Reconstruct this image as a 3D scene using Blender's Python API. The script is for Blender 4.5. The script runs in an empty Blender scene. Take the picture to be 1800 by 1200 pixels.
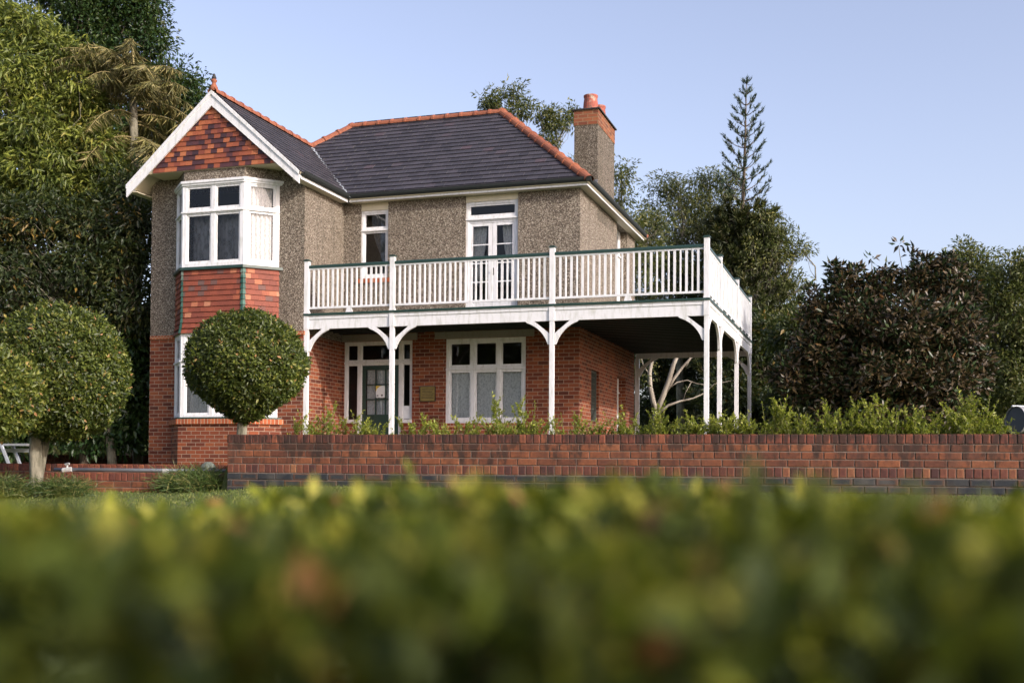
import bpy, math, random
import numpy as np
from mathutils import Vector, Matrix
R = random.Random(7)
NR = np.random.default_rng(11)
S = bpy.context.scene
COL = S.collection

# ------------------------------------------------------------------ camera frame (eye at z = 0, metres)
F, CY, PITCH, ROLL, YAW = 1972.275, 778.663, .022, .007, -.315
EYE = np.array([6.313, -24.173, 0.0])
_r = np.array([math.cos(YAW), -math.sin(YAW), 0]); _f = np.array([math.sin(YAW), math.cos(YAW), 0]); _u = np.array([0, 0, 1.])
_f2 = _f*math.cos(PITCH)+_u*math.sin(PITCH); _u2 = _u*math.cos(PITCH)-_f*math.sin(PITCH)
CR = _r*math.cos(ROLL)+_u2*math.sin(ROLL); CU = _u2*math.cos(ROLL)-_r*math.sin(ROLL); CF = _f2
def at(x, y, Z):
    """point Z metres ahead of the eye that the photograph shows at pixel x, y"""
    return EYE+(CF+CR*(x-900)/F-CU*(y-CY)/F)*Z
def atg(x, Z, z):
    p = at(x, 820, Z); return np.array([p[0], p[1], z])

# ------------------------------------------------------------------ helpers
ROOTLOC = {}
def tag(o, label=None, cat=None, group=None, kind=None):
    if label: o['label'] = label
    if cat: o['category'] = cat
    if group: o['group'] = group
    if kind: o['kind'] = kind
    return o
def empty(name, loc, label=None, cat=None, group=None, rz=0):
    o = bpy.data.objects.new(name, None); COL.objects.link(o); o.location = loc
    o.empty_display_size = .3; o.rotation_euler.z = rz
    ROOTLOC[o.name] = np.array(loc, float)
    return tag(o, label, cat, group)
def origin_of(parent):
    if parent is None: return np.zeros(3)
    return ROOTLOC[parent.name]
def finish(me, name, mat, parent, loc=None):
    o = bpy.data.objects.new(name, me); COL.objects.link(o)
    if mat: me.materials.append(mat)
    if parent is not None:
        o.parent = parent; ROOTLOC[o.name] = origin_of(parent)
    elif loc is not None:
        o.location = loc
    return o
def vsub(v, parent, loc):
    if parent is not None: return v-origin_of(parent)
    if loc is not None: return v-np.array(loc)
    return v

class MB:
    def __init__(s): s.v = []; s.f = []; s.t = []; s.mi = []; s.cur = 0.5; s.m = 0; s.cuts = []; s.dark = 1.
    def poly(s, pts):
        b = len(s.v); s.v += [tuple(map(float, p)) for p in pts]; s.t += [s.cur]*len(pts)
        s.f.append(tuple(range(b, b+len(pts)))); s.mi.append(s.m)
    def raw(s, V, Fc):
        b = len(s.v); s.cuts.append((b, len(s.f))); s.v += [tuple(map(float, p)) for p in V]; s.t += [s.cur]*len(V)
        for q in Fc: s.f.append(tuple(b+i for i in q)); s.mi.append(s.m)
    def fbox(s, O, t, n, u0, u1, w0, w1, z0, z1):
        O = np.array(O, float); t = np.array(t, float); n = np.array(n, float); k = np.array([0, 0, 1.])
        V = [O+t*u+n*w+k*z for z in (z0, z1) for w in (w0, w1) for u in (u0, u1)]
        s.raw(V, [(0, 1, 3, 2)[::1], (4, 6, 7, 5), (0, 4, 5, 1), (2, 3, 7, 6), (0, 2, 6, 4), (1, 5, 7, 3)])
    def box(s, x0, x1, y0, y1, z0, z1):
        s.fbox((0, 0, 0), (1, 0, 0), (0, 1, 0), x0, x1, y0, y1, z0, z1)
    def tube(s, pts, rad, sides=6, caps=True):
        P = np.array(pts, float); n = len(P)
        if np.isscalar(rad): rad = [rad]*n
        rings = []; prev = None
        for i in range(n):
            d = P[min(i+1, n-1)]-P[max(i-1, 0)]; L = np.linalg.norm(d); d = d/L if L > 1e-9 else np.array([0, 0, 1.])
            a = np.cross(d, prev if prev is not None else ([0, 0, 1.] if abs(d[2]) < .9 else [1., 0, 0]))
            if np.linalg.norm(a) < 1e-6: a = np.cross(d, [0, 1., 0])
            a /= np.linalg.norm(a); b = np.cross(a, d); prev = b if prev is None else np.cross(a, d)
            rings.append([P[i]+rad[i]*(math.cos(2*math.pi*k/sides)*a+math.sin(2*math.pi*k/sides)*b) for k in range(sides)])
        V = [p for r in rings for p in r]; Fc = []
        for i in range(n-1):
            for k in range(sides):
                k2 = (k+1) % sides
                Fc.append((i*sides+k, i*sides+k2, (i+1)*sides+k2, (i+1)*sides+k))
        if caps:
            Fc.append(tuple(range(sides))[::-1]); Fc.append(tuple((n-1)*sides+k for k in range(sides)))
        s.raw(V, Fc)
    def lathe(s, c, prof, sides=20):
        V = []; Fc = []
        for (r, z) in prof:
            for k in range(sides): a = 2*math.pi*k/sides; V.append((c[0]+r*math.cos(a), c[1]+r*math.sin(a), c[2]+z))
        for i in range(len(prof)-1):
            for k in range(sides):
                k2 = (k+1) % sides; Fc.append((i*sides+k, i*sides+k2, (i+1)*sides+k2, (i+1)*sides+k))
        Fc.append(tuple(range(sides))[::-1]); Fc.append(tuple((len(prof)-1)*sides+k for k in range(sides)))
        s.raw(V, Fc)
    def prism(s, pts, off):
        """closed slab from a planar polygon and an offset vector"""
        pts = [np.array(p, float) for p in pts]; off = np.array(off, float); n = len(pts)
        V = pts+[p+off for p in pts]
        Fc = [tuple(range(n)), tuple(range(2*n-1, n-1, -1))]+[(i, i+n, (i+1) % n+n, (i+1) % n) for i in range(n)]
        s.raw(V, Fc)
    def pieces(s, name, mat, parent, smooth=False):
        c = s.cuts+[(len(s.v), len(s.f))]; out = []
        for (a, fa), (b, fb) in zip(c, c[1:]):
            m = MB(); m.v = s.v[a:b]; m.t = s.t[a:b]; m.f = [tuple(i-a for i in q) for q in s.f[fa:fb]]; m.mi = [0]*len(m.f)
            out.append(m.build(name, mat, parent, smooth=smooth))
        return out
    def build(s, name, mat, parent=None, loc=None, smooth=False, mats=None, fix=True):
        me = bpy.data.meshes.new(name)
        V = np.array(s.v) if s.v else np.zeros((0, 3))
        me.from_pydata(vsub(V, parent, loc).tolist(), [], s.f)
        a = me.attributes.new('tint', 'FLOAT', 'POINT'); a.data.foreach_set('value', s.t)
        uv = me.uv_layers.new(name='uv'); L = []
        if fix:
            import bmesh
            bm = bmesh.new(); bm.from_mesh(me); bmesh.ops.recalc_face_normals(bm, faces=bm.faces); bm.to_mesh(me); bm.free()
            uv = me.uv_layers['uv']
        o3 = V
        for p in me.polygons:
            nn = p.normal
            if abs(nn.z) > .8:
                for li in p.loop_indices:
                    q = o3[me.loops[li].vertex_index]; L += [q[0], q[1]]
            else:
                h = math.hypot(nn.x, nn.y); tx, ty = -nn.y/h, nn.x/h
                for li in p.loop_indices:
                    q = o3[me.loops[li].vertex_index]; L += [q[0]*tx+q[1]*ty, q[2]]
        uv.data.foreach_set('uv', L)
        if mats:
            for m in mats: me.materials.append(m)
            me.polygons.foreach_set('material_index', s.mi); mat = None
        if smooth: me.polygons.foreach_set('use_smooth', [True]*len(me.polygons))
        me.update()
        return finish(me, name, mat, parent, loc)

def npmesh(name, V, Fq, tint, mat, parent=None, loc=None, smooth=False):
    """fast mesh from numpy arrays; Fq is (N, k) faces"""
    me = bpy.data.meshes.new(name); k = Fq.shape[1]
    V = vsub(V, parent, loc)
    me.vertices.add(len(V)); me.vertices.foreach_set('co', V.astype(np.float32).ravel())
    me.loops.add(Fq.size); me.loops.foreach_set('vertex_index', Fq.astype(np.int32).ravel())
    me.polygons.add(len(Fq)); me.polygons.foreach_set('loop_start', np.arange(0, Fq.size, k, dtype=np.int32))
    try: me.polygons.foreach_set('loop_total', np.full(len(Fq), k, dtype=np.int32))
    except Exception: pass
    a = me.attributes.new('tint', 'FLOAT', 'POINT'); a.data.foreach_set('value', tint.astype(np.float32))
    if smooth: me.polygons.foreach_set('use_smooth', np.ones(len(Fq), dtype=bool))
    me.update(calc_edges=True); me.validate()
    return finish(me, name, mat, parent, loc)
def unit(a): return a/np.maximum(np.linalg.norm(a, axis=-1, keepdims=True), 1e-9)
def leaf_arrays(P, D, N, L, W, T, fold=.18, curl=.12, wide=.42):
    D = unit(D); Sd = unit(np.cross(D, N)); N2 = np.cross(Sd, D); L = L[:, None]; W = W[:, None]
    b = P; l = P+D*L*wide+Sd*W*.5+N2*W*fold; r = P+D*L*wide-Sd*W*.5+N2*W*fold; t = P+D*L-N2*L*curl
    n = len(P); V = np.stack([b, r, t, l], 1).reshape(-1, 3); i = np.arange(n)[:, None]*4
    Fq = np.concatenate([i+np.array([[0, 1, 2]]), i+np.array([[0, 2, 3]])], 0)
    return V, Fq, np.repeat(T, 4)
def leaf_mesh(name, sets, mat, parent=None, loc=None):
    Vs, Fs, Ts = [], [], []; o = 0
    for (V, Fq, T) in sets: Vs.append(V); Fs.append(Fq+o); Ts.append(T); o += len(V)
    return npmesh(name, np.concatenate(Vs), np.concatenate(Fs), np.concatenate(Ts), mat, parent, loc)

# ------------------------------------------------------------------ materials
class NT:
    def __init__(s, name):
        s.m = bpy.data.materials.new(name); s.m.use_nodes = True; s.t = s.m.node_tree; s.t.nodes.clear()
        s.out = s.t.nodes.new('ShaderNodeOutputMaterial'); s.b = s.n('ShaderNodeBsdfPrincipled'); s.l(s.b.outputs[0], s.out.inputs[0])
    def n(s, ty, **kw):
        x = s.t.nodes.new(ty)
        for k, v in kw.items(): setattr(x, k, v)
        return x
    def l(s, a, b): s.t.links.new(a, b)
    def math(s, op, a, b=None, c=None):
        x = s.n('ShaderNodeMath', operation=op)
        for i, q in enumerate((a, b, c)):
            if q is None: continue
            if hasattr(q, 'links'): s.l(q, x.inputs[i])
            else: x.inputs[i].default_value = q
        return x.outputs[0]
    def ramp(s, fac, stops, interp='LINEAR'):
        x = s.n('ShaderNodeValToRGB'); x.color_ramp.interpolation = interp; e = x.color_ramp.elements
        while len(e) < len(stops): e.new(.5)
        for q, (p, c) in zip(e, stops): q.position = p; q.color = (*c, 1) if len(c) == 3 else c
        s.l(fac, x.inputs[0]); return x.outputs[0]
    def mix(s, fac, a, b, blend='MIX'):
        x = s.n('ShaderNodeMix', data_type='RGBA', blend_type=blend)
        for q, i in ((fac, 0), (a, 6), (b, 7)):
            if hasattr(q, 'links'): s.l(q, x.inputs[i])
            elif i == 0: x.inputs[0].default_value = q
            else: x.inputs[i].default_value = (*q, 1)
        return x.outputs[2]
    def noise(s, scale, detail=3, vec=None, rough=.55, out=0):
        x = s.n('ShaderNodeTexNoise'); x.inputs['Scale'].default_value = scale; x.inputs['Detail'].default_value = detail
        x.inputs['Roughness'].default_value = rough
        s.l(vec if vec is not None else s.obj(), x.inputs['Vector']); return x.outputs[out]
    def obj(s):
        if not hasattr(s, '_tc'): s._tc = s.n('ShaderNodeNewGeometry')
        return s._tc.outputs['Position']
    def scaled(s, sc, vec=None):
        x = s.n('ShaderNodeMapping'); x.inputs['Scale'].default_value = sc; s.l(vec if vec is not None else s.obj(), x.inputs[0]); return x.outputs[0]
    def tint(s):
        x = s.n('ShaderNodeAttribute', attribute_name='tint'); return x.outputs['Fac']
    def uv(s): return s.n('ShaderNodeUVMap', uv_map='uv').outputs[0]
    def bump(s, h, dist, strength=1.0):
        x = s.n('ShaderNodeBump'); x.inputs['Distance'].default_value = dist; x.inputs['Strength'].default_value = strength
        s.l(h, x.inputs['Height']); s.l(x.outputs[0], s.b.inputs['Normal']); return x
    def base(s, c, rough=.6, metal=0, spec=.5):
        if hasattr(c, 'links'): s.l(c, s.b.inputs['Base Color'])
        else: s.b.inputs['Base Color'].default_value = (*c, 1)
        s.b.inputs['Roughness'].default_value = rough; s.b.inputs['Metallic'].default_value = metal
        s.b.inputs['Specular IOR Level'].default_value = spec
        return s.m

def m_paint(name, col, var=.08, dirt=(.45, .42, .30), dirtamt=.35, rough=.45):
    t = NT(name)
    n1 = t.noise(2.3, 5); n2 = t.noise(14, 5, t.scaled((1, 1, .25)))
    c = t.mix(t.math('MULTIPLY', n1, var*2), col, tuple(x*(1-var*2.2) for x in col))
    k = t.ramp(n2, [(.48, (0, 0, 0)), (.74, (1, 1, 1))])
    c = t.mix(t.math('MULTIPLY', k, dirtamt), c, dirt)
    t.bump(t.noise(35, 2, t.scaled((1, 1, .3))), .001); return t.base(c, rough)
def m_brick(name, stops, mortar, bw=.24, rh=.086, ms=.009, stain=.25, bump=.006):
    t = NT(name); uv = t.uv()
    br = t.n('ShaderNodeTexBrick'); t.l(uv, br.inputs['Vector'])
    for k, v in (('Scale', 1), ('Mortar Size', ms), ('Mortar Smooth', .2), ('Brick Width', bw), ('Row Height', rh)): br.inputs[k].default_value = v
    sp = t.n('ShaderNodeSeparateXYZ'); t.l(uv, sp.inputs[0])
    row = t.math('FLOOR', t.math('DIVIDE', sp.outputs[1], rh))
    par = t.math('ABSOLUTE', t.math('MODULO', row, 2)); off = t.math('MULTIPLY', t.math('SUBTRACT', 1, par), bw*.5)
    colm = t.math('FLOOR', t.math('DIVIDE', t.math('ADD', sp.outputs[0], off), bw))
    cb = t.n('ShaderNodeCombineXYZ'); t.l(colm, cb.inputs[0]); t.l(row, cb.inputs[1])
    wn = t.n('ShaderNodeTexWhiteNoise', noise_dimensions='2D'); t.l(cb.outputs[0], wn.inputs['Vector'])
    c = t.ramp(wn.outputs['Value'], stops)
    nz = t.noise(30, 4); c = t.mix(.3, c, t.ramp(nz, [(.3, (.1, .04, .025)), (.7, (.5, .2, .1))]), 'OVERLAY')
    big = t.ramp(t.noise(1.1, 4), [(.4, (0, 0, 0)), (.75, (1, 1, 1))])
    c = t.mix(t.math('MULTIPLY', big, stain), c, (.10, .05, .035))
    c = t.mix(br.outputs['Fac'], c, mortar)
    h = t.math('ADD', t.math('MULTIPLY', br.outputs['Fac'], -1), t.math('MULTIPLY', nz, .35))
    t.bump(h, bump); return t.base(c, .85, spec=.3)
def m_tinted(name, stops, nscale=25, namt=.25, rough=.8, bumpd=.002, interp='LINEAR', streak=0, streakcol=(.05, .04, .035), spec=.4, patch=0, patchcol=(.1, .1, .08), mildew=None, pscale=2.0):
    t = NT(name); c = t.ramp(t.tint(), stops, interp); nz = t.noise(nscale, 5)
    c = t.mix(namt, c, t.ramp(nz, [(.25, (.12, .12, .12)), (.75, (.88, .88, .88))]), 'OVERLAY')
    if streak:
        k = t.ramp(t.noise(7, 5, t.scaled((1.6, 1.6, .45))), [(.52, (0, 0, 0)), (.66, (1, 1, 1))]); c = t.mix(t.math('MULTIPLY', k, streak), c, streakcol)
    if patch:
        k = t.ramp(t.noise(pscale, 6), [(.55, (0, 0, 0)), (.7, (1, 1, 1))]); c = t.mix(t.math('MULTIPLY', k, patch), c, patchcol)
    if mildew:      # black growth that thins out below the coping
        sp = t.n('ShaderNodeSeparateXYZ'); t.l(t.obj(), sp.inputs[0]); z = t.n('ShaderNodeMapRange'); z.inputs['From Min'].default_value = mildew[0]; z.inputs['From Max'].default_value = mildew[1]; t.l(sp.outputs[2], z.inputs['Value'])
        mn = t.noise(6, 6, t.scaled((1.3, 1.3, .4)), .65); k = t.ramp(t.math('ADD', mn, t.math('MULTIPLY', z.outputs[0], .17)), [(.59, (0, 0, 0)), (.68, (1, 1, 1))]); c = t.mix(t.math('MULTIPLY', k, .72), c, (.016, .014, .012))
    t.bump(nz, bumpd); return t.base(c, rough, spec=spec)
def m_pebble(name, k=1.0, stain=.2):
    t = NT(name); v = t.n('ShaderNodeTexVoronoi'); v.inputs['Scale'].default_value = 60; t.l(t.obj(), v.inputs['Vector'])
    sp = t.n('ShaderNodeSeparateColor'); t.l(v.outputs['Color'], sp.inputs[0])
    q = lambda c: tuple(x*k for x in c)
    c = t.ramp(sp.outputs[0], [(0, q((.040, .032, .025))), (.28, q((.125, .096, .070))), (.5, q((.20, .165, .128))), (.72, q((.325, .275, .215))), (1, q((.60, .54, .44)))])
    v2 = t.n('ShaderNodeTexVoronoi', feature='DISTANCE_TO_EDGE'); v2.inputs['Scale'].default_value = 60; t.l(t.obj(), v2.inputs['Vector'])
    e = t.ramp(v2.outputs['Distance'], [(.02, (1, 1, 1)), (.16, (0, 0, 0))]); c = t.mix(t.math('MULTIPLY', e, .55), c, q((.09, .07, .055)))
    st = t.ramp(t.noise(.9, 5, t.scaled((1, 1, .5))), [(.42, (0, 0, 0)), (.75, (1, 1, 1))]); c = t.mix(t.math('MULTIPLY', st, stain), c, q((.1, .085, .05)))
    k2 = t.ramp(t.noise(3.5, 5, t.scaled((1.5, 1.5, .12))), [(.5, (0, 0, 0)), (.72, (1, 1, 1))]); c = t.mix(t.math('MULTIPLY', k2, .3), c, q((.06, .052, .04)))
    t.bump(v2.outputs['Distance'], .02, .9); return t.base(c, .8, spec=.3)
def m_leaf(name, stops, rough=.45, trans=.25, transcol=(.25, .35, .05), back=None, spec=.4):
    t = NT(name); c = t.ramp(t.tint(), stops)
    c = t.mix(.35, c, t.ramp(t.noise(.9, 3), [(.3, (.3, .3, .3)), (.7, (.75, .75, .75))]), 'OVERLAY')
    if back:
        g = t.n('ShaderNodeNewGeometry'); c = t.mix(g.outputs['Backfacing'], c, back)
    t.base(c, rough, spec=spec)
    if trans:
        tr = t.n('ShaderNodeBsdfTranslucent'); mx = t.n('ShaderNodeMixShader'); mx.inputs[0].default_value = trans
        t.l(t.mix(.5, c, transcol), tr.inputs[0]); t.l(t.b.outputs[0], mx.inputs[1]); t.l(tr.outputs[0], mx.inputs[2]); t.l(mx.outputs[0], t.out.inputs[0])
    return t.m
def m_bark(name, a, b, sc=8, rough=.85):
    t = NT(name); n = t.noise(sc, 5, t.scaled((1, 1, .35))); c = t.ramp(n, [(.35, a), (.65, b)]); t.bump(n, .03); return t.base(c, rough, spec=.2)
def m_glass(name, tint=(.9, .92, .92), refl=1.6):
    t = NT(name); tr = t.n('ShaderNodeBsdfTransparent'); tr.inputs[0].default_value = (*tint, 1)
    gl = t.n('ShaderNodeBsdfGlossy'); gl.inputs['Roughness'].default_value = .015; fr = t.n('ShaderNodeFresnel'); fr.inputs[0].default_value = refl
    nz = t.n('ShaderNodeBump'); nz.inputs['Distance'].default_value = .004; nz.inputs['Strength'].default_value = .25; t.l(t.noise(2.5, 1), nz.inputs['Height']); t.l(nz.outputs[0], gl.inputs['Normal'])
    mx = t.n('ShaderNodeMixShader'); t.l(fr.outputs[0], mx.inputs[0]); t.l(tr.outputs[0], mx.inputs[1]); t.l(gl.outputs[0], mx.inputs[2]); t.l(mx.outputs[0], t.out.inputs[0]); return t.m
def m_lace(name, col, dens=.8, sc=26):
    t = NT(name); a = t.noise(sc*1.4, 3, t.scaled((1, 1, .55))); k = t.ramp(a, [(.38, (dens*.62,)*3), (.55, (min(1, dens*1.05),)*3)])
    df = t.n('ShaderNodeBsdfDiffuse'); df.inputs[0].default_value = (*col, 1); tr = t.n('ShaderNodeBsdfTransparent'); mx = t.n('ShaderNodeMixShader')
    t.l(k, mx.inputs[0]); t.l(tr.outputs[0], mx.inputs[1]); t.l(df.outputs[0], mx.inputs[2]); t.l(mx.outputs[0], t.out.inputs[0]); return t.m
def m_plain(name, col, rough=.6, metal=0, n=.15, sc=12):
    t = NT(name); c = t.mix(n, col, t.ramp(t.noise(sc, 4), [(.3, tuple(x*.4 for x in col)), (.7, tuple(min(1, x*1.5) for x in col))])); return t.base(c, rough, metal)

WHITE = m_paint('white_paint', (.74, .745, .76), .05, dirt=(.36, .37, .29), dirtamt=.5); CREAM = m_paint('cream_paint', (.62, .56, .42), dirtamt=.3)
GREEN = m_paint('dark_green_paint', (.016, .045, .036), dirt=(.06, .09, .07), dirtamt=.3, rough=.35)
GUTTER = m_paint('gutter_paint', (.008, .012, .011), dirt=(.03, .03, .028), dirtamt=.3, rough=.7)
LINTEL = m_paint('concrete_lintel', (.30, .265, .23), dirtamt=.4, dirt=(.2, .16, .12))
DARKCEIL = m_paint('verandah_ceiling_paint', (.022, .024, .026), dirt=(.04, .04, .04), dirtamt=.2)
BRICK = m_brick('house_brick', [(0, (.10, .030, .018)), (.35, (.185, .052, .025)), (.75, (.24, .070, .031)), (1, (.31, .110, .046))], (.33, .24, .175), ms=.007, stain=.3)
PEBBLE = m_pebble('pebbledash'); PEBBLED = m_pebble('weathered_pebbledash', .75, .5)
SLATE = m_tinted('slate', [(0, (.038, .036, .043)), (.6, (.052, .049, .058)), (.97, (.063, .058, .068)), (1, (.085, .06, .068))], 18, .3, .55, .002, spec=.35)
TERRA = m_tinted('terracotta_ridge', [(0, (.22, .074, .042)), (1, (.33, .112, .056))], 20, .3, .8, .002, streak=.35, streakcol=(.2, .1, .06))
HUNG = m_tinted('gable_tiles', [(0, (.036, .018, .024)), (.3, (.075, .028, .032)), (.5, (.16, .042, .028)), (.75, (.29, .082, .036)), (1, (.40, .14, .058))], 40, .3, .7)
HUNGR = m_tinted('bay_tiles', [(0, (.12, .075, .065)), (.15, (.165, .044, .028)), (.75, (.25, .064, .034)), (.9, (.36, .115, .055)), (1, (.42, .19, .11))], 30, .3, .7)
LEAD = m_plain('lead_flashing', (.36, .40, .43), .5, .2); LEADD = m_plain('dull_lead', (.16, .17, .19), .55, .2)
GLASS = m_glass('window_glass', (.86, .87, .87), 1.5); GLASSD = m_glass('dark_window_glass', (.45, .46, .48), 1.7)
LACE = m_lace('lace_curtain', (.90, .89, .86), 1.15); LACEW = m_lace('dense_lace_curtain', (.68, .68, .68), 1.1, 20); SHEER = m_lace('sheer_curtain', (.62, .62, .64), .50, 7)
BRASS = m_plain('brass', (.55, .36, .12), .35, 1, .3); PAPER = m_plain('paper', (.75, .78, .80), .7, 0, .1); INK = m_plain('ink', (.03, .03, .04), .8); YEL = m_plain('yellow_ink', (.7, .5, .08), .8)
CHIMB = m_brick('chimney_brick', [(0, (.13, .045, .028)), (.5, (.27, .09, .042)), (1, (.38, .15, .065))], (.28, .18, .1), stain=.8)
POT = m_tinted('chimney_pot_clay', [(0, (.30, .085, .06)), (1, (.36, .11, .075))], 9, .4, .85, streak=.9, streakcol=(.09, .09, .075), patch=.85, patchcol=(.42, .38, .30), pscale=6.5)
SOOT = m_plain('sooty_cap', (.03, .028, .028), .8)
# ================================================================== HOUSE
HLOC = (-4.0, 2.0, -.1)
house = empty('house', HLOC, 'two storey red brick and pebbledash house with slate roof, gabled wing and white wraparound verandah', 'house')
K = np.array([0, 0, 1.]); X_ = (1, 0, 0); Y_ = (0, 1, 0); FN = (0, -1, 0); RN = (1, 0, 0)
def wall(mb, O, t, u0, u1, z0, z1, ops=(), th=.24):
    O = np.array(O, float); t = np.array(t, float); n = np.cross(t, K)
    us = sorted({u0, u1, *[o[0] for o in ops], *[o[1] for o in ops]}); zs = sorted({z0, z1, *[o[2] for o in ops], *[o[3] for o in ops]})
    P = lambda u, w, z: O+t*u+n*w+K*z
    inop = lambda u, z: any(o[0] < u < o[1] and o[2] < z < o[3] for o in ops)
    for a, b in zip(us, us[1:]):
        for c, d in zip(zs, zs[1:]):
            if inop((a+b)/2, (c+d)/2): continue
            mb.poly([P(a, 0, c), P(b, 0, c), P(b, 0, d), P(a, 0, d)])
            mb.poly([P(a, -th, d), P(b, -th, d), P(b, -th, c), P(a, -th, c)])
    for (a, b, c, d) in ops:
        mb.poly([P(a, 0, c), P(a, -th, c), P(b, -th, c), P(b, 0, c)][::-1]); mb.poly([P(a, 0, d), P(b, 0, d), P(b, -th, d), P(a, -th, d)][::-1])
        mb.poly([P(a, 0, c), P(a, 0, d), P(a, -th, d), P(a, -th, c)][::-1]); mb.poly([P(b, 0, c), P(b, -th, c), P(b, -th, d), P(b, 0, d)][::-1])

XW, XL, W, YB = -5.84, -9.85, -1.92, 5.91
BA, BB, BC, BD = np.array([-9.15, -1.92, 0]), np.array([-8.60, -2.48, 0]), np.array([-7.04, -2.48, 0]), np.array([-6.48, -1.92, 0])
O0 = (0, 0, 0)
# openings along the front wall (X) and the right wall (Y)
OPS_LOW = [(-5.84+.02, -4.03, .0, 2.97), (-3.19, -1.25, 1.02, 2.97)]
OPS_UP = [(-5.39, -4.68, 4.47, 6.262), (-2.73, -1.46, 3.42, 6.262)]
bw = MB(); pw = MB()
ZS = 3.20   # brick below, pebbledash above (hidden by the verandah roof)
wall(bw, O0, X_, XW-.3, 0, -.3, ZS, [(-5.80, -4.03, .05, 2.97), (-3.19, -1.25, 1.02, 2.97)])
wall(pw, O0, X_, XW-.3, 0, ZS, 6.6, OPS_UP)
wall(bw, O0, Y_, .0, YB, -.3, ZS, [(1.1, 1.85, 1.1, 2.3), (3.82, 4.85, .05, 2.37)], .3)
wall(pw, O0, Y_, .0, YB, ZS, 6.6, [(3.70, 4.95, 3.42, 6.262)], .3)
wall(bw, (0, W, 0), X_, XL, XW, -.4, 2.96, [(-9.10, -6.53, .3, 2.95)])
wall(pw, (0, W, 0), X_, XL, XW, 2.96, 6.62, [(-9.10, -6.53, 4.0, 6.3)])
wall(bw, (XW, 0, 0), Y_, W, 0, -.3, 2.96); wall(pw, (XW, 0, 0), Y_, W, 0, 2.96, 6.5)
wall(bw, (XL, 0, 0), (0, -1, 0), -YB, -W, -.4, 2.96); wall(pw, (XL, 0, 0), (0, -1, 0), -YB, -W, 2.96, 6.5)
wall(bw, (0, YB, 0), (-1, 0, 0), 0, -XL, -.3, 2.96); wall(pw, (0, YB, 0), (-1, 0, 0), 0, -XL, 2.96, 6.6)
# bay base (brick) and pebbled head of the bay
ofs = .07
def bay_pts(o): 
    k = o*math.tan(math.radians(22.5)); return [BA+np.array([-o*1.41, 0, 0]), BB+np.array([-k, -o, 0]), BC+np.array([k, -o, 0]), BD+np.array([o*1.41, 0, 0])]
def bay_ring(mb, pts, z0, z1, back=W+.3):
    V = [*pts, np.array([pts[3][0], back, 0]), np.array([pts[0][0], back, 0])]
    mb.prism([p+K*z0 for p in V], K*(z1-z0))
bay_ring(bw, bay_pts(ofs), -.4, .93); bay_ring(pw, bay_pts(0.0), 6.36, 6.68)
bwo = bw.build('brick_wall', BRICK, house); pwo = pw.build('pebbledash_wall', PEBBLE, house)
# soldier sills and string course
sc = MB()
for (a, b) in ((XL, -9.17), (-6.46, XW)): sc.fbox((0, W, 0), X_, FN, a-(.03 if a == XL else 0), b+(.03 if b == XW else 0), -.02, .035, 2.93, 3.01)
sc.fbox((XL, 0, 0), Y_, (-1, 0, 0), W-.035, 3, -.02, .03, 2.93, 3.01)
so_ = sc.pieces('string_course', m_brick('string_brick', [(0, (.35, .09, .035)), (1, (.5, .15, .05))], (.4, .28, .18), .086, .11, .008), house)
SOLD = m_brick('soldier_brick', [(0, (.2, .06, .03)), (.5, (.40, .10, .04)), (1, (.52, .19, .08))], (.45, .33, .22), .086, .12, .009)
s2 = MB(); bay_ring(s2, bay_pts(ofs+.05), .93, 1.045); s2.fbox(O0, X_, FN, -5.46, -4.60, -.05, .04, 4.36, 4.46)
s2.pieces('brick_sill', m_brick('sill_brick', [(0, (.3, .08, .035)), (1, (.52, .17, .07))], (.4, .3, .2), .086, .3, .009), house)
s3 = MB(); s3.fbox(O0, X_, FN, -3.25, -1.19, -.05, .03, .92, 1.02); s3.build('brick_sill', SOLD, house)

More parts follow.
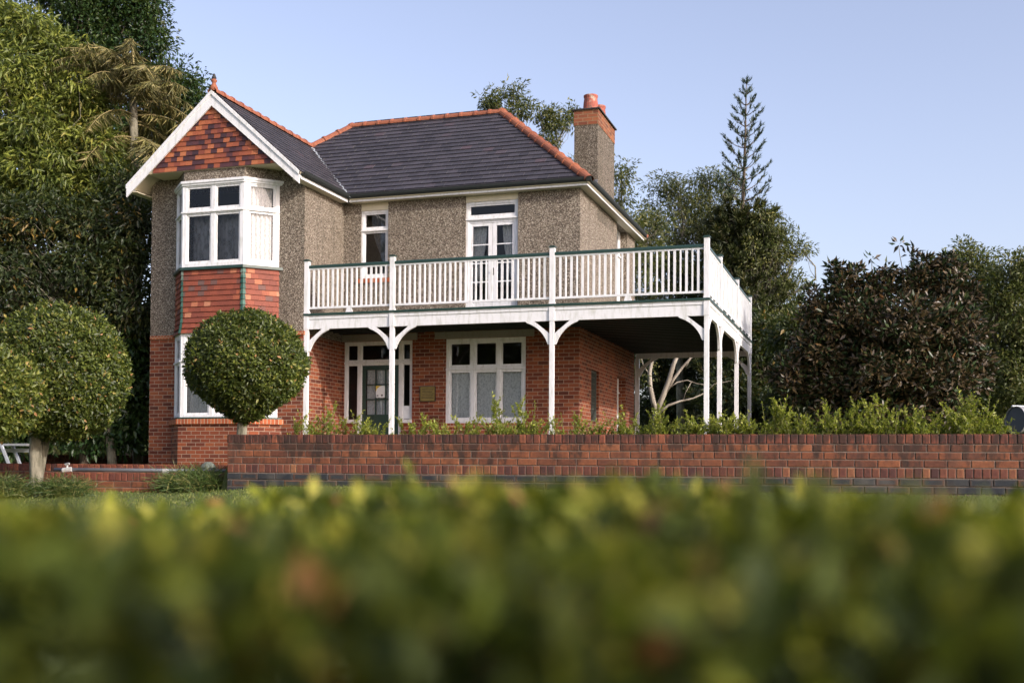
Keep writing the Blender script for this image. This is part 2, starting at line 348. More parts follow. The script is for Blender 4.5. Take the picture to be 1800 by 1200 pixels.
# -------- windows
def window(name, O, t, w, z0, z1, cols, rows, fr=.07, mu=.07, setb=.05, dep=.08, sash=.04, mat=None, glass=None, curt=None, lab=None, parent=None, sill=True, bar=()):
    """cols / rows: inner split positions (m from left, absolute z)"""
    O = np.array(O, float); t = np.array(t, float); n = np.cross(t, K); mat = mat or WHITE; parent = parent or house
    m = MB(); w0, w1 = -setb-dep, -setb
    m.fbox(O, t, n, 0, fr, w0, w1, z0, z1); m.fbox(O, t, n, w-fr, w, w0, w1, z0, z1)
    m.fbox(O, t, n, fr, w-fr, w0, w1, z1-fr, z1); m.fbox(O, t, n, fr, w-fr, w0, w1+.004, z0, z0+fr)
    for c in cols: m.fbox(O, t, n, c-mu/2, c+mu/2, w0, w1-.002, z0+fr, z1-fr)
    cs = [fr]+[x for c in cols for x in (c-mu/2, c+mu/2)]+[w-fr]; rs = [z0+fr]+[x for r in rows for x in (r-mu/2, r+mu/2)]+[z1-fr]
    for r in rows:
        for i in range(0, len(cs), 2): m.fbox(O, t, n, cs[i], cs[i+1], w0, w1-.004, r-mu/2, r+mu/2)
        m.fbox(O, t, n, .0, w, w1+.001, w1+.03, r-.022, r+.012)
    for i in range(0, len(cs), 2):
        for j in range(0, len(rs), 2):
            a, b, c, d = cs[i], cs[i+1], rs[j], rs[j+1]; q0, q1 = w1-.055, w1-.018
            m.fbox(O, t, n, a, a+sash, q0, q1, c, d); m.fbox(O, t, n, b-sash, b, q0, q1, c, d)
            m.fbox(O, t, n, a+sash, b-sash, q0, q1, d-sash, d); m.fbox(O, t, n, a+sash, b-sash, q0, q1, c, c+sash*1.3)
    for (a, b, c, d) in bar: m.fbox(O, t, n, a, b, w1-.05, w1-.022, c, d)
    o = m.build(name, mat, parent)
    if lab: o['label'] = lab
    g = MB(); q = w1-.045; g.poly([O+t*(fr-.01)+n*q+K*(z0+fr-.01), O+t*(w-fr+.01)+n*q+K*(z0+fr-.01), O+t*(w-fr+.01)+n*q+K*(z1-fr+.01), O+t*(fr-.01)+n*q+K*(z1-fr+.01)])
    go = g.build('pane', glass or GLASS, o, fix=False)
    for cu in (curt or []): curtain(o, O, t, n, w1-cu.get('d', .16), cu)
    return o
def curtain(par, O, t, n, w, cu):
    a, b, c, d = cu['r']; m = MB(); N, M = 44, 10; V = []; ph = R.random()*6; fo = cu.get('folds', 9)
    for j in range(M+1):
        fz = j/M; z = d-(d-c)*fz
        for i in range(N+1):
            s = i/N; u = a+(b-a)*s
            if cu.get('tie'):            # drawn aside: gathered towards one edge low down
                k = min(1, fz/.75); k = k*k; u = (b-(b-u)*(1-.72*k)) if cu['tie'] > 0 else (a+(u-a)*(1-.72*k))
            V.append(O+t*u+n*(w+.030*math.sin(s*fo*6.28+ph+.5*math.sin(fz*3)))+K*z)
    m.raw(V, [(j*(N+1)+i, (j+1)*(N+1)+i, (j+1)*(N+1)+i+1, j*(N+1)+i+1) for j in range(M) for i in range(N)])
    m.build('curtain', cu.get('m', LACE), par, smooth=True, fix=False)
def facet(a, b, z):
    d = b-a; L = float(np.linalg.norm(d)); return a+K*0, d/L, L
# upper bay
for (a, b, kind) in ((BA, BB, 'l'), (BB, BC, 'c'), (BC, BD, 'r')):
    O, t, L = facet(a, b, 0)
    if kind == 'c':
        window('window', O, t, L, 4.45, 6.36, [L/2], [5.70], fr=.09, mu=.10, setb=-.02, curt=[dict(r=(.06, L-.06, 4.5, 5.72), m=SHEER, folds=16, d=.3)])
        window('window', O, t, L, 1.045, 3.0, [L/2], [2.35], fr=.09, mu=.10, setb=-.02, curt=[dict(r=(.06, L-.06, 1.1, 2.95), folds=14, d=.15)])
    else:
        cm = LACEW if kind == 'r' else LACE
        window('window', O, t, L, 4.45, 6.36, [], [5.70], fr=.10, setb=-.02, curt=[dict(r=(.04, L-.04, 4.5, 6.3), m=cm, folds=7, d=.11)])
        window('window', O, t, L, 1.045, 3.0, [], [2.35], fr=.10, setb=-.02, curt=[dict(r=(.04, L-.04, 1.1, 2.95), m=LACE, folds=6, d=.13)])
cp = MB()
for p in (BB, BC): cp.tube([p+K*4.45+np.array([0, .05, 0]), p+K*6.36+np.array([0, .05, 0])], .075, 8); cp.tube([p+K*1.045+np.array([0, .05, 0]), p+K*3.0+np.array([0, .05, 0])], .075, 8)
cp.pieces('corner_post', WHITE, house)
def bay_band(name, o, z0, z1, mat, inner=.10):
    m = MB(); P = bay_pts(o); Q = bay_pts(-inner)
    for i in range(3): m.raw([P[i]+K*z0, P[i+1]+K*z0, Q[i+1]+K*z0, Q[i]+K*z0, P[i]+K*z1, P[i+1]+K*z1, Q[i+1]+K*z1, Q[i]+K*z1], [(0, 3, 2, 1), (4, 5, 6, 7), (0, 1, 5, 4), (2, 3, 7, 6), (1, 2, 6, 5), (0, 4, 7, 3)])
    return m.build(name, mat, house)
bay_band('bay_cornice', .075, 6.345, 6.40, WHITE); bay_band('bay_cornice', .05, 6.30, 6.345, WHITE)
bay_band('bay_sill', .075, 4.39, 4.452, GREEN); bay_band('bay_sill', .075, 1.046, 1.085, GREEN)
bay_band('bay_skirt_backing', -.02, 2.98, 4.40, GUTTER, .12)
# hung tiles on the bay skirt
ht = MB()
rows = 12; ex = (4.40-2.97)/rows
for i in range(3):
    O, t, L = facet(*[(BA, BB), (BB, BC), (BC, BD)][i], 0); n = np.cross(t, K)
    for r in range(rows):
        z0 = 2.97+r*ex; k = r % 2; u = -.165*.5*k; flare = .05*max(0, (3-r)/3)**2
        while u < L:
            a, b = max(u, 0), min(u+.165, L)
            if b-a > .01:
                ht.cur = R.choice([R.uniform(.2, .72)]*8+[R.uniform(.8, 1), R.uniform(0, .12)]); g = R.uniform(-.002, .002); w = .022+flare
                P = lambda uu, ww, zz: O+t*uu+n*ww+K*zz
                ext = (w+.008)*math.tan(math.radians(22.5)); aa = a-(ext if a == 0 else -.0015); bb = b+(ext if b == L else -.0015)
                ht.raw([P(aa, w+.012+g, z0), P(bb, w+.012+g, z0), P(b, .010, z0+ex+.012), P(a, .010, z0+ex+.012), P(aa, w-.004, z0), P(bb, w-.004, z0)], [(0, 1, 2, 3), (4, 5, 1, 0), (0, 3, 4), (1, 5, 2)])
            u += .165
hto = ht.build('bay_tiling', HUNGR, house, fix=False)
flm = []   # painted metal soakers down the bay's corners, one tooth per course
PATINA = m_tinted('green_patina', [(0, (.012, .06, .045)), (1, (.05, .13, .10))], 14, .3, .6, patch=.5, patchcol=(.45, .45, .38))
for j, p in enumerate((BB, BC)):
    fl = MB(); flm.append(fl); nn = np.array([-.38, -.92, 0]) if j == 0 else np.array([.38, -.92, 0]); tt = np.cross(K, nn)
    for r in range(rows):
        z0 = 2.97+r*ex+.004; w = .052+.05*max(0, (3-r)/3)**2; fl.cur = R.random()
        for sg, q in ((-1, (BA if j == 0 else BB)), (1, (BC if j == 0 else BD))):
            d = unit(q-p if sg == -1 else q-p); d = unit(q-p)
            fl.raw([p+nn*w+K*z0, p+nn*w+d*.07+K*z0, p+nn*(w*.62)+d*.045+K*(z0+ex), p+nn*(w*.62)+K*(z0+ex)], [(0, 1, 2, 3)])
for fl in flm: fl.build('corner_soaker', PATINA, house, fix=False)
# front wall windows
window('window', (-5.39, 0, 0), X_, .71, 4.47, 6.09, [], [5.62], fr=.055, mu=.06, setb=.05, glass=GLASSD, curt=[dict(r=(.2, .66, 4.5, 6.05), tie=1, folds=5, d=.12)])
pn = MB(); pn.fbox(O0, X_, FN, -5.388, -4.682, -.14, -.02, 6.09, 6.262); pn.fbox(O0, X_, FN, -2.728, -1.462, -.14, -.02, 6.12, 6.262); pn.pieces('eaves_panel', CREAM, house)
ln = MB(); ln.fbox(O0, X_, FN, -5.83, -3.90, -.05, .05, 2.972, 3.13); ln.build('lintel', LINTEL, house)
ln = MB(); ln.fbox(O0, X_, FN, -3.45, -1.05, -.05, .05, 2.972, 3.13); ln.build('lintel', LINTEL, house)
window('window', (-3.19, 0, 0), X_, 1.94, 1.02, 2.97, [.66, 1.29], [2.27], fr=.08, mu=.085, setb=.03, curt=[dict(r=(.06, 1.88, 1.05, 2.22), folds=22, d=.10)])
# french doors
DX = -2.73
fd = window('door', (DX, 0, 0), X_, 1.27, 3.42, 6.12, [], [5.72], fr=.06, mu=.10, setb=.05, glass=GLASS, lab='white glazed double door with four panes a leaf', curt=[dict(r=(.08, .45, 3.7, 5.7), tie=-1, folds=5, d=.2), dict(r=(.82, 1.19, 3.7, 5.7), tie=1, folds=5, d=.2)])
def solid(parent, name, mat, boxes, O=O0, t=X_, n=FN, lab=None, split=False):
    m = MB()
    for b in boxes: m.fbox(O, t, n, *b)
    if split: return m.pieces(name, mat, parent)
    o = m.build(name, mat, parent)
    if lab: o['label'] = lab
    return o
for (a, b) in ((DX+.06, DX+.635-.004), (DX+.635+.004, DX+1.21)):
    bx = [(a, a+.095, -.125, -.08, 3.48, 5.67), (b-.095, b, -.125, -.08, 3.48, 5.67), (a+.095, b-.095, -.125, -.08, 5.56, 5.67), (a+.095, b-.095, -.125, -.08, 3.48, 3.86)]
    bx += [(a+.095, b-.095, -.118, -.086, z-.013, z+.013) for z in (4.27, 4.70, 5.13)]
    solid(fd, 'door_leaf', WHITE, bx)
solid(fd, 'handle', SOOT, [(DX+.655, DX+.675, -.08, -.05, 4.42, 4.58), (DX+.60, DX+.665, -.055, -.04, 4.5, 4.515)])
# entrance: side lights, top lights, green door
EX = -5.80
ent = window('entrance_screen', (EX, 0, 0), X_, 1.77, .05, 2.97, [.39, 1.46], [2.47], fr=.07, mu=.09, setb=.05, sash=.02, glass=GLASS, lab='white timber entrance screen with side lights and top lights')
solid(ent, 'apron_panel', BRICK, [(EX+.0, EX+.35, -.12, .0, .05, 1.04), (EX+1.50, EX+1.77, -.12, .0, .05, 1.04)], split=True)
solid(ent, 'side_light_sill', WHITE, [(EX, EX+.40, -.12, .03, 1.04, 1.12), (EX+1.45, EX+1.77, -.12, .03, 1.04, 1.12)], split=True)
da, db = EX+.435, EX+1.415
bx = [(da, da+.11, -.12, -.075, .07, 2.42), (db-.11, db, -.12, -.075, .07, 2.42), (da+.11, db-.11, -.12, -.075, 2.30, 2.42), (da+.11, db-.11, -.12, -.075, .07, 1.24)]
px = (db-da-.22)/3
bx += [(da+.11+px*i-.013, da+.11+px*i+.013, -.115, -.08, 1.24, 2.30) for i in (1, 2)]+[(da+.11, db-.11, -.113, -.082, z-.013, z+.013) for z in (1.60, 1.95)]
solid(ent, 'front_door', GREEN, bx, lab='dark green front door with nine lace curtained panes')
curtain(ent, np.array([da, 0, 0]), np.array([1., 0, 0]), np.array([0, -1., 0]), -.16, dict(r=(.1, db-da-.1, 1.2, 2.32), folds=12, m=LACE))
solid(ent, 'notice', PAPER, [(da+.12+px, da+.10+2*px, -.078, -.074, 1.64, 1.92)], lab='pale paper notice with a yellow corner on the door glass')
nt = MB(); nt.fbox(O0, X_, FN, da+.14+px, da+.19+px, -.0735, -.0725, 1.68, 1.70); nt.fbox(O0, X_, FN, da+.26+px, da+.30+px, -.0735, -.0725, 1.675, 1.715)
nt.pieces('notice_print', INK, ent)
yc = MB(); xa, za = da+.122+px, 1.918; yc.prism([(xa, .0733, za), (xa, .0733, za-.13), (xa+.03, .0733, za-.07), (xa+.09, .0733, za-.02), (xa+.15, .0733, za)], (0, -.0007, 0)); yc.build('notice_print', YEL, ent)
solid(ent, 'notice', PAPER, [(EX+1.52, EX+1.70, -.078, -.074, 1.14, 1.44)], lab='blank looking white sheet in the right side light')
solid(ent, 'house_number', INK, [(EX+.84, EX+.86, -.05, -.045, 2.455, 2.49), (EX+.90, EX+.92, -.05, -.045, 2.465, 2.49)], split=True)
pl = MB(); pl.fbox(O0, X_, FN, -3.81, -3.45, .0, .025, 1.54, 1.87)
pq = pl.build('name_plaque', BRASS, house); pr = MB()
for i in range(7): pr.fbox(O0, X_, FN, -3.78+.01*(i % 3), -3.48-.015*((i*2) % 3), .0252, .0262, 1.60+.035*i, 1.612+.035*i)
pr.build('engraved_lines', m_plain('engraving', (.10, .07, .03), .6), pq)
solid(pq, 'plaque_rim', m_plain('dark_bronze', (.06, .045, .03), .5, .6), [(-3.825, -3.81, 0, .03, 1.525, 1.885), (-3.45, -3.435, 0, .03, 1.525, 1.885), (-3.81, -3.45, 0, .03, 1.87, 1.885), (-3.81, -3.45, 0, .03, 1.525, 1.54)])
# right wall: leaded light, door below, door above
RT = np.array([0, 1., 0])
lw = window('leaded_window', (0, 1.1, 0), Y_, .75, 1.1, 2.3, [], [], fr=.04, setb=.06, sash=.01, mat=m_plain('grey_frame', (.07, .08, .07), .6), glass=GLASSD, bar=[(x-.005, x+.005, 1.12, 2.28) for x in (.15, .26, .375, .49, .6)]+[(.04, .71, z-.005, z+.005) for z in (1.25, 1.4, 1.55, 1.7, 1.85, 2.0, 2.15)])
window('side_door', (0, 3.82, 0), Y_, 1.03, .05, 2.37, [.5], [2.0], fr=.09, setb=.19, sash=.08, curt=[dict(r=(.06, .97, .4, 2.3), d=.1)], lab='white glazed door set deep in the side wall')
window('balcony_door', (0, 3.70, 0), Y_, 1.25, 3.42, 6.262, [.62], [5.6], fr=.07, setb=.19, sash=.07, curt=[dict(r=(.06, 1.19, 3.6, 5.6), d=.12)], lab='white glazed balcony door under the eaves')
fm = MB(); fm.box(XL+.25, -.31, .25, YB-.25, 3.12, 3.2); fm.box(XL+.25, XW-.25, W+.25, .25, 3.12, 3.2); fm.box(XL+.25, -.31, .25, YB-.25, .0, .05); fm.build('floor', m_plain('floor_boards', (.10, .06, .03)), house)

im = MB(); im.box(-6.02, -5.94, .26, YB-.25, .05, 3.12); im.box(-5.90, -.32, 3.0, 3.1, .05, 3.12); im.box(XL+.26, -.32, 3.0, 3.1, 3.2, 6.3); im.pieces('partition', m_plain('interior_plaster', (.10, .10, .095), .9), house)
# -------- roof
SL = .887; ZR = 9.07; YR = 2.8; RXL, RXR = -7.03, -2.80; GX = -7.84; GZ = 8.38; EO = .27
zf = lambda y: ZR-SL*(YR-y)
def clip(poly, a, b):
    """Sutherland-Hodgman against the half plane left of a->b (2D)"""
    out = []
    for i in range(len(poly)):
        p, q = poly[i], poly[(i+1) % len(poly)]
        sp_ = (b[0]-a[0])*(p[1]-a[1])-(b[1]-a[1])*(p[0]-a[0]); sq = (b[0]-a[0])*(q[1]-a[1])-(b[1]-a[1])*(q[0]-a[0])
        if sp_ >= 0: out.append(p)
        if sp_*sq < 0: k = sp_/(sp_-sq); out.append((p[0]+(q[0]-p[0])*k, p[1]+(q[1]-p[1])*k))
    return out
def slope(mb, slab, P, e, up, O, w=.25, ex=.208):
    """slate a planar roof slope; P = polygon in 3D, e = eaves direction, up = up-slope direction, O = point on the eaves"""
    e = unit(np.array(e, float)); up = unit(np.array(up, float)); O = np.array(O, float); n = np.cross(e, up)
    if n[2] < 0: n = -n
    Q = [((np.array(p)-O)@e, (np.array(p)-O)@up) for p in P]
    area = sum(Q[i][0]*Q[(i+1) % len(Q)][1]-Q[(i+1) % len(Q)][0]*Q[i][1] for i in range(len(Q)))
    if area < 0: Q = Q[::-1]
    u0, u1 = min(q[0] for q in Q), max(q[0] for q in Q); v1 = max(q[1] for q in Q)
    for r in range(int(v1/ex)+1):
        v = r*ex; u = u0-w*(.5 if r % 2 else 0)-.01
        while u < u1:
            ww = w; g = .0015; jit = R.uniform(-.004, .004)
            pol = [(u+g, v+jit), (u+ww-g, v+jit), (u+ww-g, v+ex+.02), (u+g, v+ex+.02)]
            for i in range(len(Q)):
                pol = clip(pol, Q[i], Q[(i+1) % len(Q)])
                if len(pol) < 3: break
            if len(pol) >= 3:
                mb.cur = R.random(); h = R.uniform(0, .003)
                H = lambda q: .030+h-.026*min(1, max(0, (q[1]-v)/ex))
                top = [O+e*q[0]+up*q[1]+n*H(q) for q in pol]; mb.poly(top)
                lo = [q for q in pol if q[1] < v+.03]
                if len(lo) == 2:
                    a, b = lo; A = [O+e*q[0]+up*q[1] for q in (a, b)]
                    mb.poly([A[0]+n*H(a), A[0]+n*.002, A[1]+n*.002, A[1]+n*H(b)])
            u += ww
    slab.prism([np.array(p)-n*.004 for p in P], -n*.05)
rs = MB(); rb = MB()
EX0, EX1, EY0, EY1 = -10.07, .27, -.27, YB+.27
A_ = lambda x, y, z: (x, y, z)
ze = zf(EY0)
VB = (-5.61, -.21, zf(-.21)); VT = (GX, YR-(ZR-GZ)/SL, GZ)
slope(rs, rb, [(-5.56, EY0, ze), (EX1, EY0, ze), (RXR, YR, ZR), (RXL, YR, ZR), VT], X_, (0, 1, SL), (-5.56, EY0, ze))
slope(rs, rb, [(EX1, EY0, ze), (EX1, EY1, ze), (RXR, YR, ZR)], Y_, (-1, 0, SL), (EX1, EY0, ze))
slope(rs, rb, [(EX1, EY1, ze), (EX0, EY1, ze), (RXL, YR, ZR), (RXR, YR, ZR)], (-1, 0, 0), (0, -1, SL), (EX1, EY1, ze))
GY = -2.56; zg = GZ-SL*(GX+10.07); 
slope(rs, rb, [(-5.61, GY, GZ-SL*(-5.61-GX)), (-5.61, -.21, GZ-SL*(-5.61-GX)), VT, (GX, GY, GZ)], Y_, (-1, 0, SL), (-5.61, GY, GZ-SL*(-5.61-GX)))
slope(rs, rb, [(EX0, GY, zg), (EX0, EY1, zg), (RXL, YR, ZR), VT, (GX, GY, GZ)], Y_, (1, 0, SL), (EX0, GY, zg))
roof = rs.build('roof', SLATE, house, fix=False); roof['label'] = 'dark purple grey slate roof'
rb.build('roof_boards', CREAM, roof)
def ridge(p0, p1, name='ridge_tiles', rad=.105, step=.40):
    p0 = np.array(p0, float); p1 = np.array(p1, float); L = np.linalg.norm(p1-p0); d = (p1-p0)/L; s = unit(np.cross(d, K)); k = np.cross(s, d); m = MB(); n = max(1, round(L/step)); st = L/n
    for i in range(n):
        m.cur = R.random(); a, b = i*st, (i+1)*st+.01; tl = R.uniform(-.006, .006)
        secs = [(a, rad), (b-.06, rad+.004), (b-.059, rad+.024), (b, rad+.024)]; V = []; H = 9
        for (q, r) in secs:
            for h in range(H):
                an = math.pi*(h/(H-1)*1.16-.08); V.append(p0+d*q+s*(r*1.08*math.cos(an)+tl)+k*(r*.92*math.sin(an)-.045))
        Fc = [(j*H+h, j*H+h+1, (j+1)*H+h+1, (j+1)*H+h) for j in range(3) for h in range(H-1)]+[tuple(range(3*H, 4*H))]
        m.raw(V, Fc)
    return m.build(name, TERRA, roof, fix=False)
ridge((RXR+.05, YR, ZR+.03), (RXL, YR, ZR+.03)); ridge((EX1+.02, EY0-.02, ze+.05), (RXR, YR, ZR+.04)); ridge((VT[0], VT[1], VT[2]+.04), (RXL, YR, ZR+.04)); ridge((GX, GY-.02, GZ+.03), (GX, VT[1], GZ+.03)); ridge((EX1, EY1, ze+.04), (RXR, YR, ZR+.03)); ridge((EX0, EY1, zg+.04), (RXL, YR, ZR+.03))
# valley lining
vm = MB(); a = np.array([-5.50, -.30, zf(-.30)+.034]); b = np.array(VT)+K*.045; d = unit(b-a); s = unit(np.cross(d, K))
vm.raw([a-s*.07, a+s*.075, b+s*.065, b-s*.06, (a+b)/2-s*.068-K*.02, (a+b)/2+s*.07-K*.02], [(0, 1, 5, 4), (4, 5, 2, 3)])
vm.build('valley_flashing', LEAD, roof, fix=False)
# finial
fn = MB(); fn.lathe((GX, GY+.06, GZ+.02), [(.10, 0), (.085, .08), (.05, .15), (.04, .18), (.065, .21), (.07, .24), (.03, .27)], 12)
fo = fn.build('finial', TERRA, roof, smooth=True); ft = MB(); ft.lathe((GX, GY+.06, GZ+.28), [(.03, 0), (.055, .02), (.05, .05), (.03, .09), (.035, .10), (.01, .13)], 10); ft.build('finial_tip', SOOT, fo, smooth=True)
# eaves: soffit, fascia, gutter
sf = MB(); sf.box(-5.60, .19, -.19, .0, 6.262, 6.28); sf.box(.0, .19, .0, YB+.19, 6.262, 6.28); sf.box(XW, XW+.21, -2.50, -.19, 6.262, 6.28); sf.box(-10.04, XL, -2.5, YB+.19, 6.262, 6.28)
sf.pieces('soffit', CREAM, house)
fa = MB(); fa.box(-5.60, .21, -.212, -.19, 6.262, 6.345); fa.box(.19, .212, -.19, YB+.21, 6.26, 6.345); fa.box(-5.65, -5.628, -2.50, -.19, 6.26, 6.345); fa.box(-10.06, -10.04, -2.5, YB, 6.26, 6.345)
fa.pieces('fascia', WHITE, house)
def gutter(p0, p1, n):
    p0 = np.array(p0, float); p1 = np.array(p1, float); n = np.array(n, float); m = MB()
    prof = [(0, 6.335), (.03, 6.325), (.075, 6.34), (.095, 6.375), (.10, 6.43), (.085, 6.43), (.08, 6.385), (.02, 6.36), (0, 6.42)]
    V = [p+n*w+K*z for p in (p0, p1) for (w, z) in prof]; q = len(prof)
    m.raw(V, [(i, (i+1) % q, (i+1) % q+q, i+q) for i in range(q)]+[tuple(range(q)), tuple(range(2*q-1, q-1, -1))]); return m.build('gutter', GUTTER, house)
gutter((-5.56, -.214, 0), (.31, -.214, 0), FN); gutter((.214, -.31, 0), (.214, YB+.3, 0), RN); gutter((-5.626, -2.5, 0), (-5.626, -.32, 0), RN); gutter((-10.062, -2.5, 0), (-10.062, YB, 0), (-1, 0, 0))
# gable: bargeboards, hung tiles, soffit
gb = MB(); D1 = .30
for sgn in (-1, 1):
    hw = 2.22; P0 = np.array([GX, GY, GZ+.0]); P1 = np.array([GX+sgn*hw, GY, GZ-SL*hw])
    gb.prism([P0, P1, P1-K*.275, P0-K*.335], (0, -.035, 0))
    gb.prism([P0+K*.004, P1+K*.004, P1-K*.08, P0-K*.085], (0, -.06, 0))
bgo = gb.build('bargeboard', WHITE, house)
gt = MB(); gy = -2.515; exg = .111; zb0 = 6.65; r = 0
while zb0+r*exg < 8.05:
    z0 = zb0+r*exg; hw0 = (8.10-z0)/SL; u = -2.2-(.08 if r % 2 else 0)
    while u < 2.2:
        a, b = max(u, -hw0), min(u+.16, hw0)
        if b-a > .01:
            z1 = z0+exg+.012; hw1 = max(.001, (8.10-z1)/SL+.04); a1, b1 = max(a, -hw1), min(b, hw1)
            if b1 > a1:
                gt.cur = R.choice([R.uniform(0, .3), R.uniform(.25, .6), R.uniform(.6, 1), R.uniform(.55, .9)]); g = R.uniform(0, .004)
                gt.raw([(GX+a+.001, gy-.024-g, z0), (GX+b-.001, gy-.024-g, z0), (GX+b1-.001, gy-.006, z1), (GX+a1+.001, gy-.006, z1), (GX+a, gy, z0), (GX+b, gy, z0)], [(0, 1, 2, 3), (4, 5, 1, 0), (0, 3, 4), (1, 5, 2)])
        u += .16
    r += 1
gt.build('gable_tiling', HUNG, house, fix=False)
gk = MB(); gk.prism([(GX-1.95, gy+.002, 6.64), (GX+1.95, gy+.002, 6.64), (GX+1.7, gy+.002, 6.72), (GX, gy+.002, 8.25), (GX-1.7, gy+.002, 6.72)], (0, .05, 0))
gk.box(GX-1.70, GX+1.70, gy+.004, W, 6.645, 6.665); gk.build('gable_soffit', CREAM, house)
# inner gable wall above the ceiling line closes the space
gw = MB(); gw.prism([(XL, W+.01, 6.5), (XW, W+.01, 6.5), (GX, W+.01, 8.25)], (0, .2, 0)); gw.build('gable_wall', PEBBLE, house)
# -------- chimney
ch = MB(); ch.box(-.575, .002, 1.6, 3.36, 5.9, 8.17); cho = ch.build('chimney', PEBBLED, house)
c2 = MB(); c2.box(-.585, .012, 1.59, 3.37, 8.17, 8.53); c2.build('chimney_head', CHIMB, cho)
c3 = MB(); c3.box(-.63, .055, 1.55, 3.41, 8.53, 8.56); c3.build('chimney_cap', SOOT, cho)
for (y, h, rr) in ((2.02, .46, .185), (2.86, .44, .18)):
    p = MB(); p.cur = R.random(); p.lathe((-.28, y, 8.56), [(rr+.02, 0), (rr+.025, .05), (rr, .12), (rr-.01, .25), (rr-.025, .36), (rr-.02, .38), (rr-.01, .41), (rr-.012, .44), (rr-.045, .44), (rr-.05, .2)], 20); p.build('chimney_pot', POT, cho, smooth=False)
lf = MB()
for (a, b, z0, z1) in ((-.575, -.42, 6.85, 7.20), (-.42, -.22, 6.68, 7.02), (-.22, .004, 6.45, 6.84)): lf.box(a, b, 1.585, 1.6, z0, z1)
lf.pieces('step_flashing', LEADD, cho)

# -------- verandah
ZD = 3.38
def post_front(x, y, top=4.57, side=None):
    m = MB(); m.box(x-.045, x+.045, y-.045, y+.045, -.25, 3.05); m.box(x-.055, x+.055, y-.055, y+.055, 3.05, 3.352); m.box(x-.052, x+.052, y-.052, y+.052, 3.398, top)
    m.box(x-.06, x+.06, y-.06, y+.06, 3.398, 3.43)
    o = m.build('verandah_post', WHITE, house); c = MB(); c.box(x-.07, x+.07, y-.07, y+.07, top, top+.022); c.box(x-.05, x+.05, y-.05, y+.05, top+.022, top+.04); c.build('post_cap', GREEN, o); return o
PF = [(-5.79, -1.86), (-3.71, -1.86), (-.10, -1.86), (3.09, -1.86)]; PS = [(3.09, .05), (3.09, 3.10), (3.09, 5.95)]
for (x, y) in PF: post_front(x, y, 4.57 if x < 3 else 4.60)
for (x, y) in PS: post_front(x, y)
pr_ = MB(); pr_.box(.02, .13, 5.93, 6.03, -.2, 3.0); pr_.build('verandah_post', WHITE, house)
bm_ = MB()
for (p, q) in zip(PF, PF[1:]):
    a, b = p[0]+.055, q[0]-.055; bm_.box(a, b, -1.885, -1.82, 3.05, 3.27); bm_.box(a, b, -1.902, -1.82, 3.27, 3.35)
for (p, q) in zip([PF[3]]+PS, PS):
    a, b = p[1]+.055, q[1]-.055; bm_.box(3.05, 3.115, a, b, 3.05, 3.27); bm_.box(3.05, 3.132, a, b, 3.27, 3.35)
bm_.box(.04, 3.035, 5.93, 6.0, 3.0, 3.16); bm_.pieces('verandah_beam', WHITE, house)
dk = MB(); dk.box(XW+.005, 3.16, -1.935, -.001, 3.352, 3.395); dk.box(.003, 3.16, -.001, 6.03, 3.352, 3.395); dk.build('deck', GREEN, house)
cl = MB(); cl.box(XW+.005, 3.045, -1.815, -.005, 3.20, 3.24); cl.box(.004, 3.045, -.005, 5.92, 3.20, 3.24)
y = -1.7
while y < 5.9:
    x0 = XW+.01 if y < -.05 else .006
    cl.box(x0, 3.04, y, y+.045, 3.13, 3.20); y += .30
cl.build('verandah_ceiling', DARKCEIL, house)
def bracket(o, d, side=.025):
    """curved knee brace; o = corner where the post face meets the beam underside; d = unit vector along the beam"""
    o = np.array(o, float); d = np.array(d, float); s = np.cross(d, K); m = MB(); H, Wd = .50, .46; inner = []; N = 10
    cx, cz, ra = Wd-.01, -H+.0, None
    for i in range(N+1):
        an = math.pi/2*i/N; inner.append((.055+(Wd-.09)*(1-math.cos(an)), -H+.05+(H-.10)*math.sin(an)))
    H = .49; A0, A1 = (.05, -H+.02), (.49, -.035)
    inner = [(A0[0]+(A1[0]-A0[0])*(.42*s+.58*(1-math.cos(s*math.pi/2))), A0[1]+(A1[1]-A0[1])*(.42*s+.58*math.sin(s*math.pi/2))) for s in [i/10 for i in range(11)]]
    outer = [(.0, -H), (.04, -H), *inner, (.53, 0), (.34, 0)]
    mid = [(max(0, .055+(Wd-.09)-(Wd-.09+.068)*math.cos(a)), min(-.002, -H+.05+(H-.10+.068)*math.sin(a))) for a in (1.12, .95, .78, .62, .48)]+[(0, -.34)]
    mid = [(0, -.27)]; P = outer+mid; V = [o+d*u+K*z for (u, z) in P]
    m.prism([v-s*side for v in V], s*side*2); return m.build('knee_brace', WHITE, house)
zb_ = 3.05
bracket((-5.745, -1.86, zb_), X_); bracket((-3.755, -1.86, zb_), (-1, 0, 0)); bracket((-3.665, -1.86, zb_), X_); bracket((-.145, -1.86, zb_), (-1, 0, 0)); bracket((-.055, -1.86, zb_), X_); bracket((3.045, -1.86, zb_), (-1, 0, 0))
bracket((3.09, -1.815, zb_), Y_)
for (x, y) in PS[:2]: bracket((x, y-.045, zb_), (0, -1, 0)); bracket((x, y+.045, zb_), Y_)
bracket((3.09, 5.905, zb_), (0, -1, 0)); bracket((3.045, 5.965, 3.0), (-1, 0, 0)); bracket((.13, 5.965, 3.0), X_)
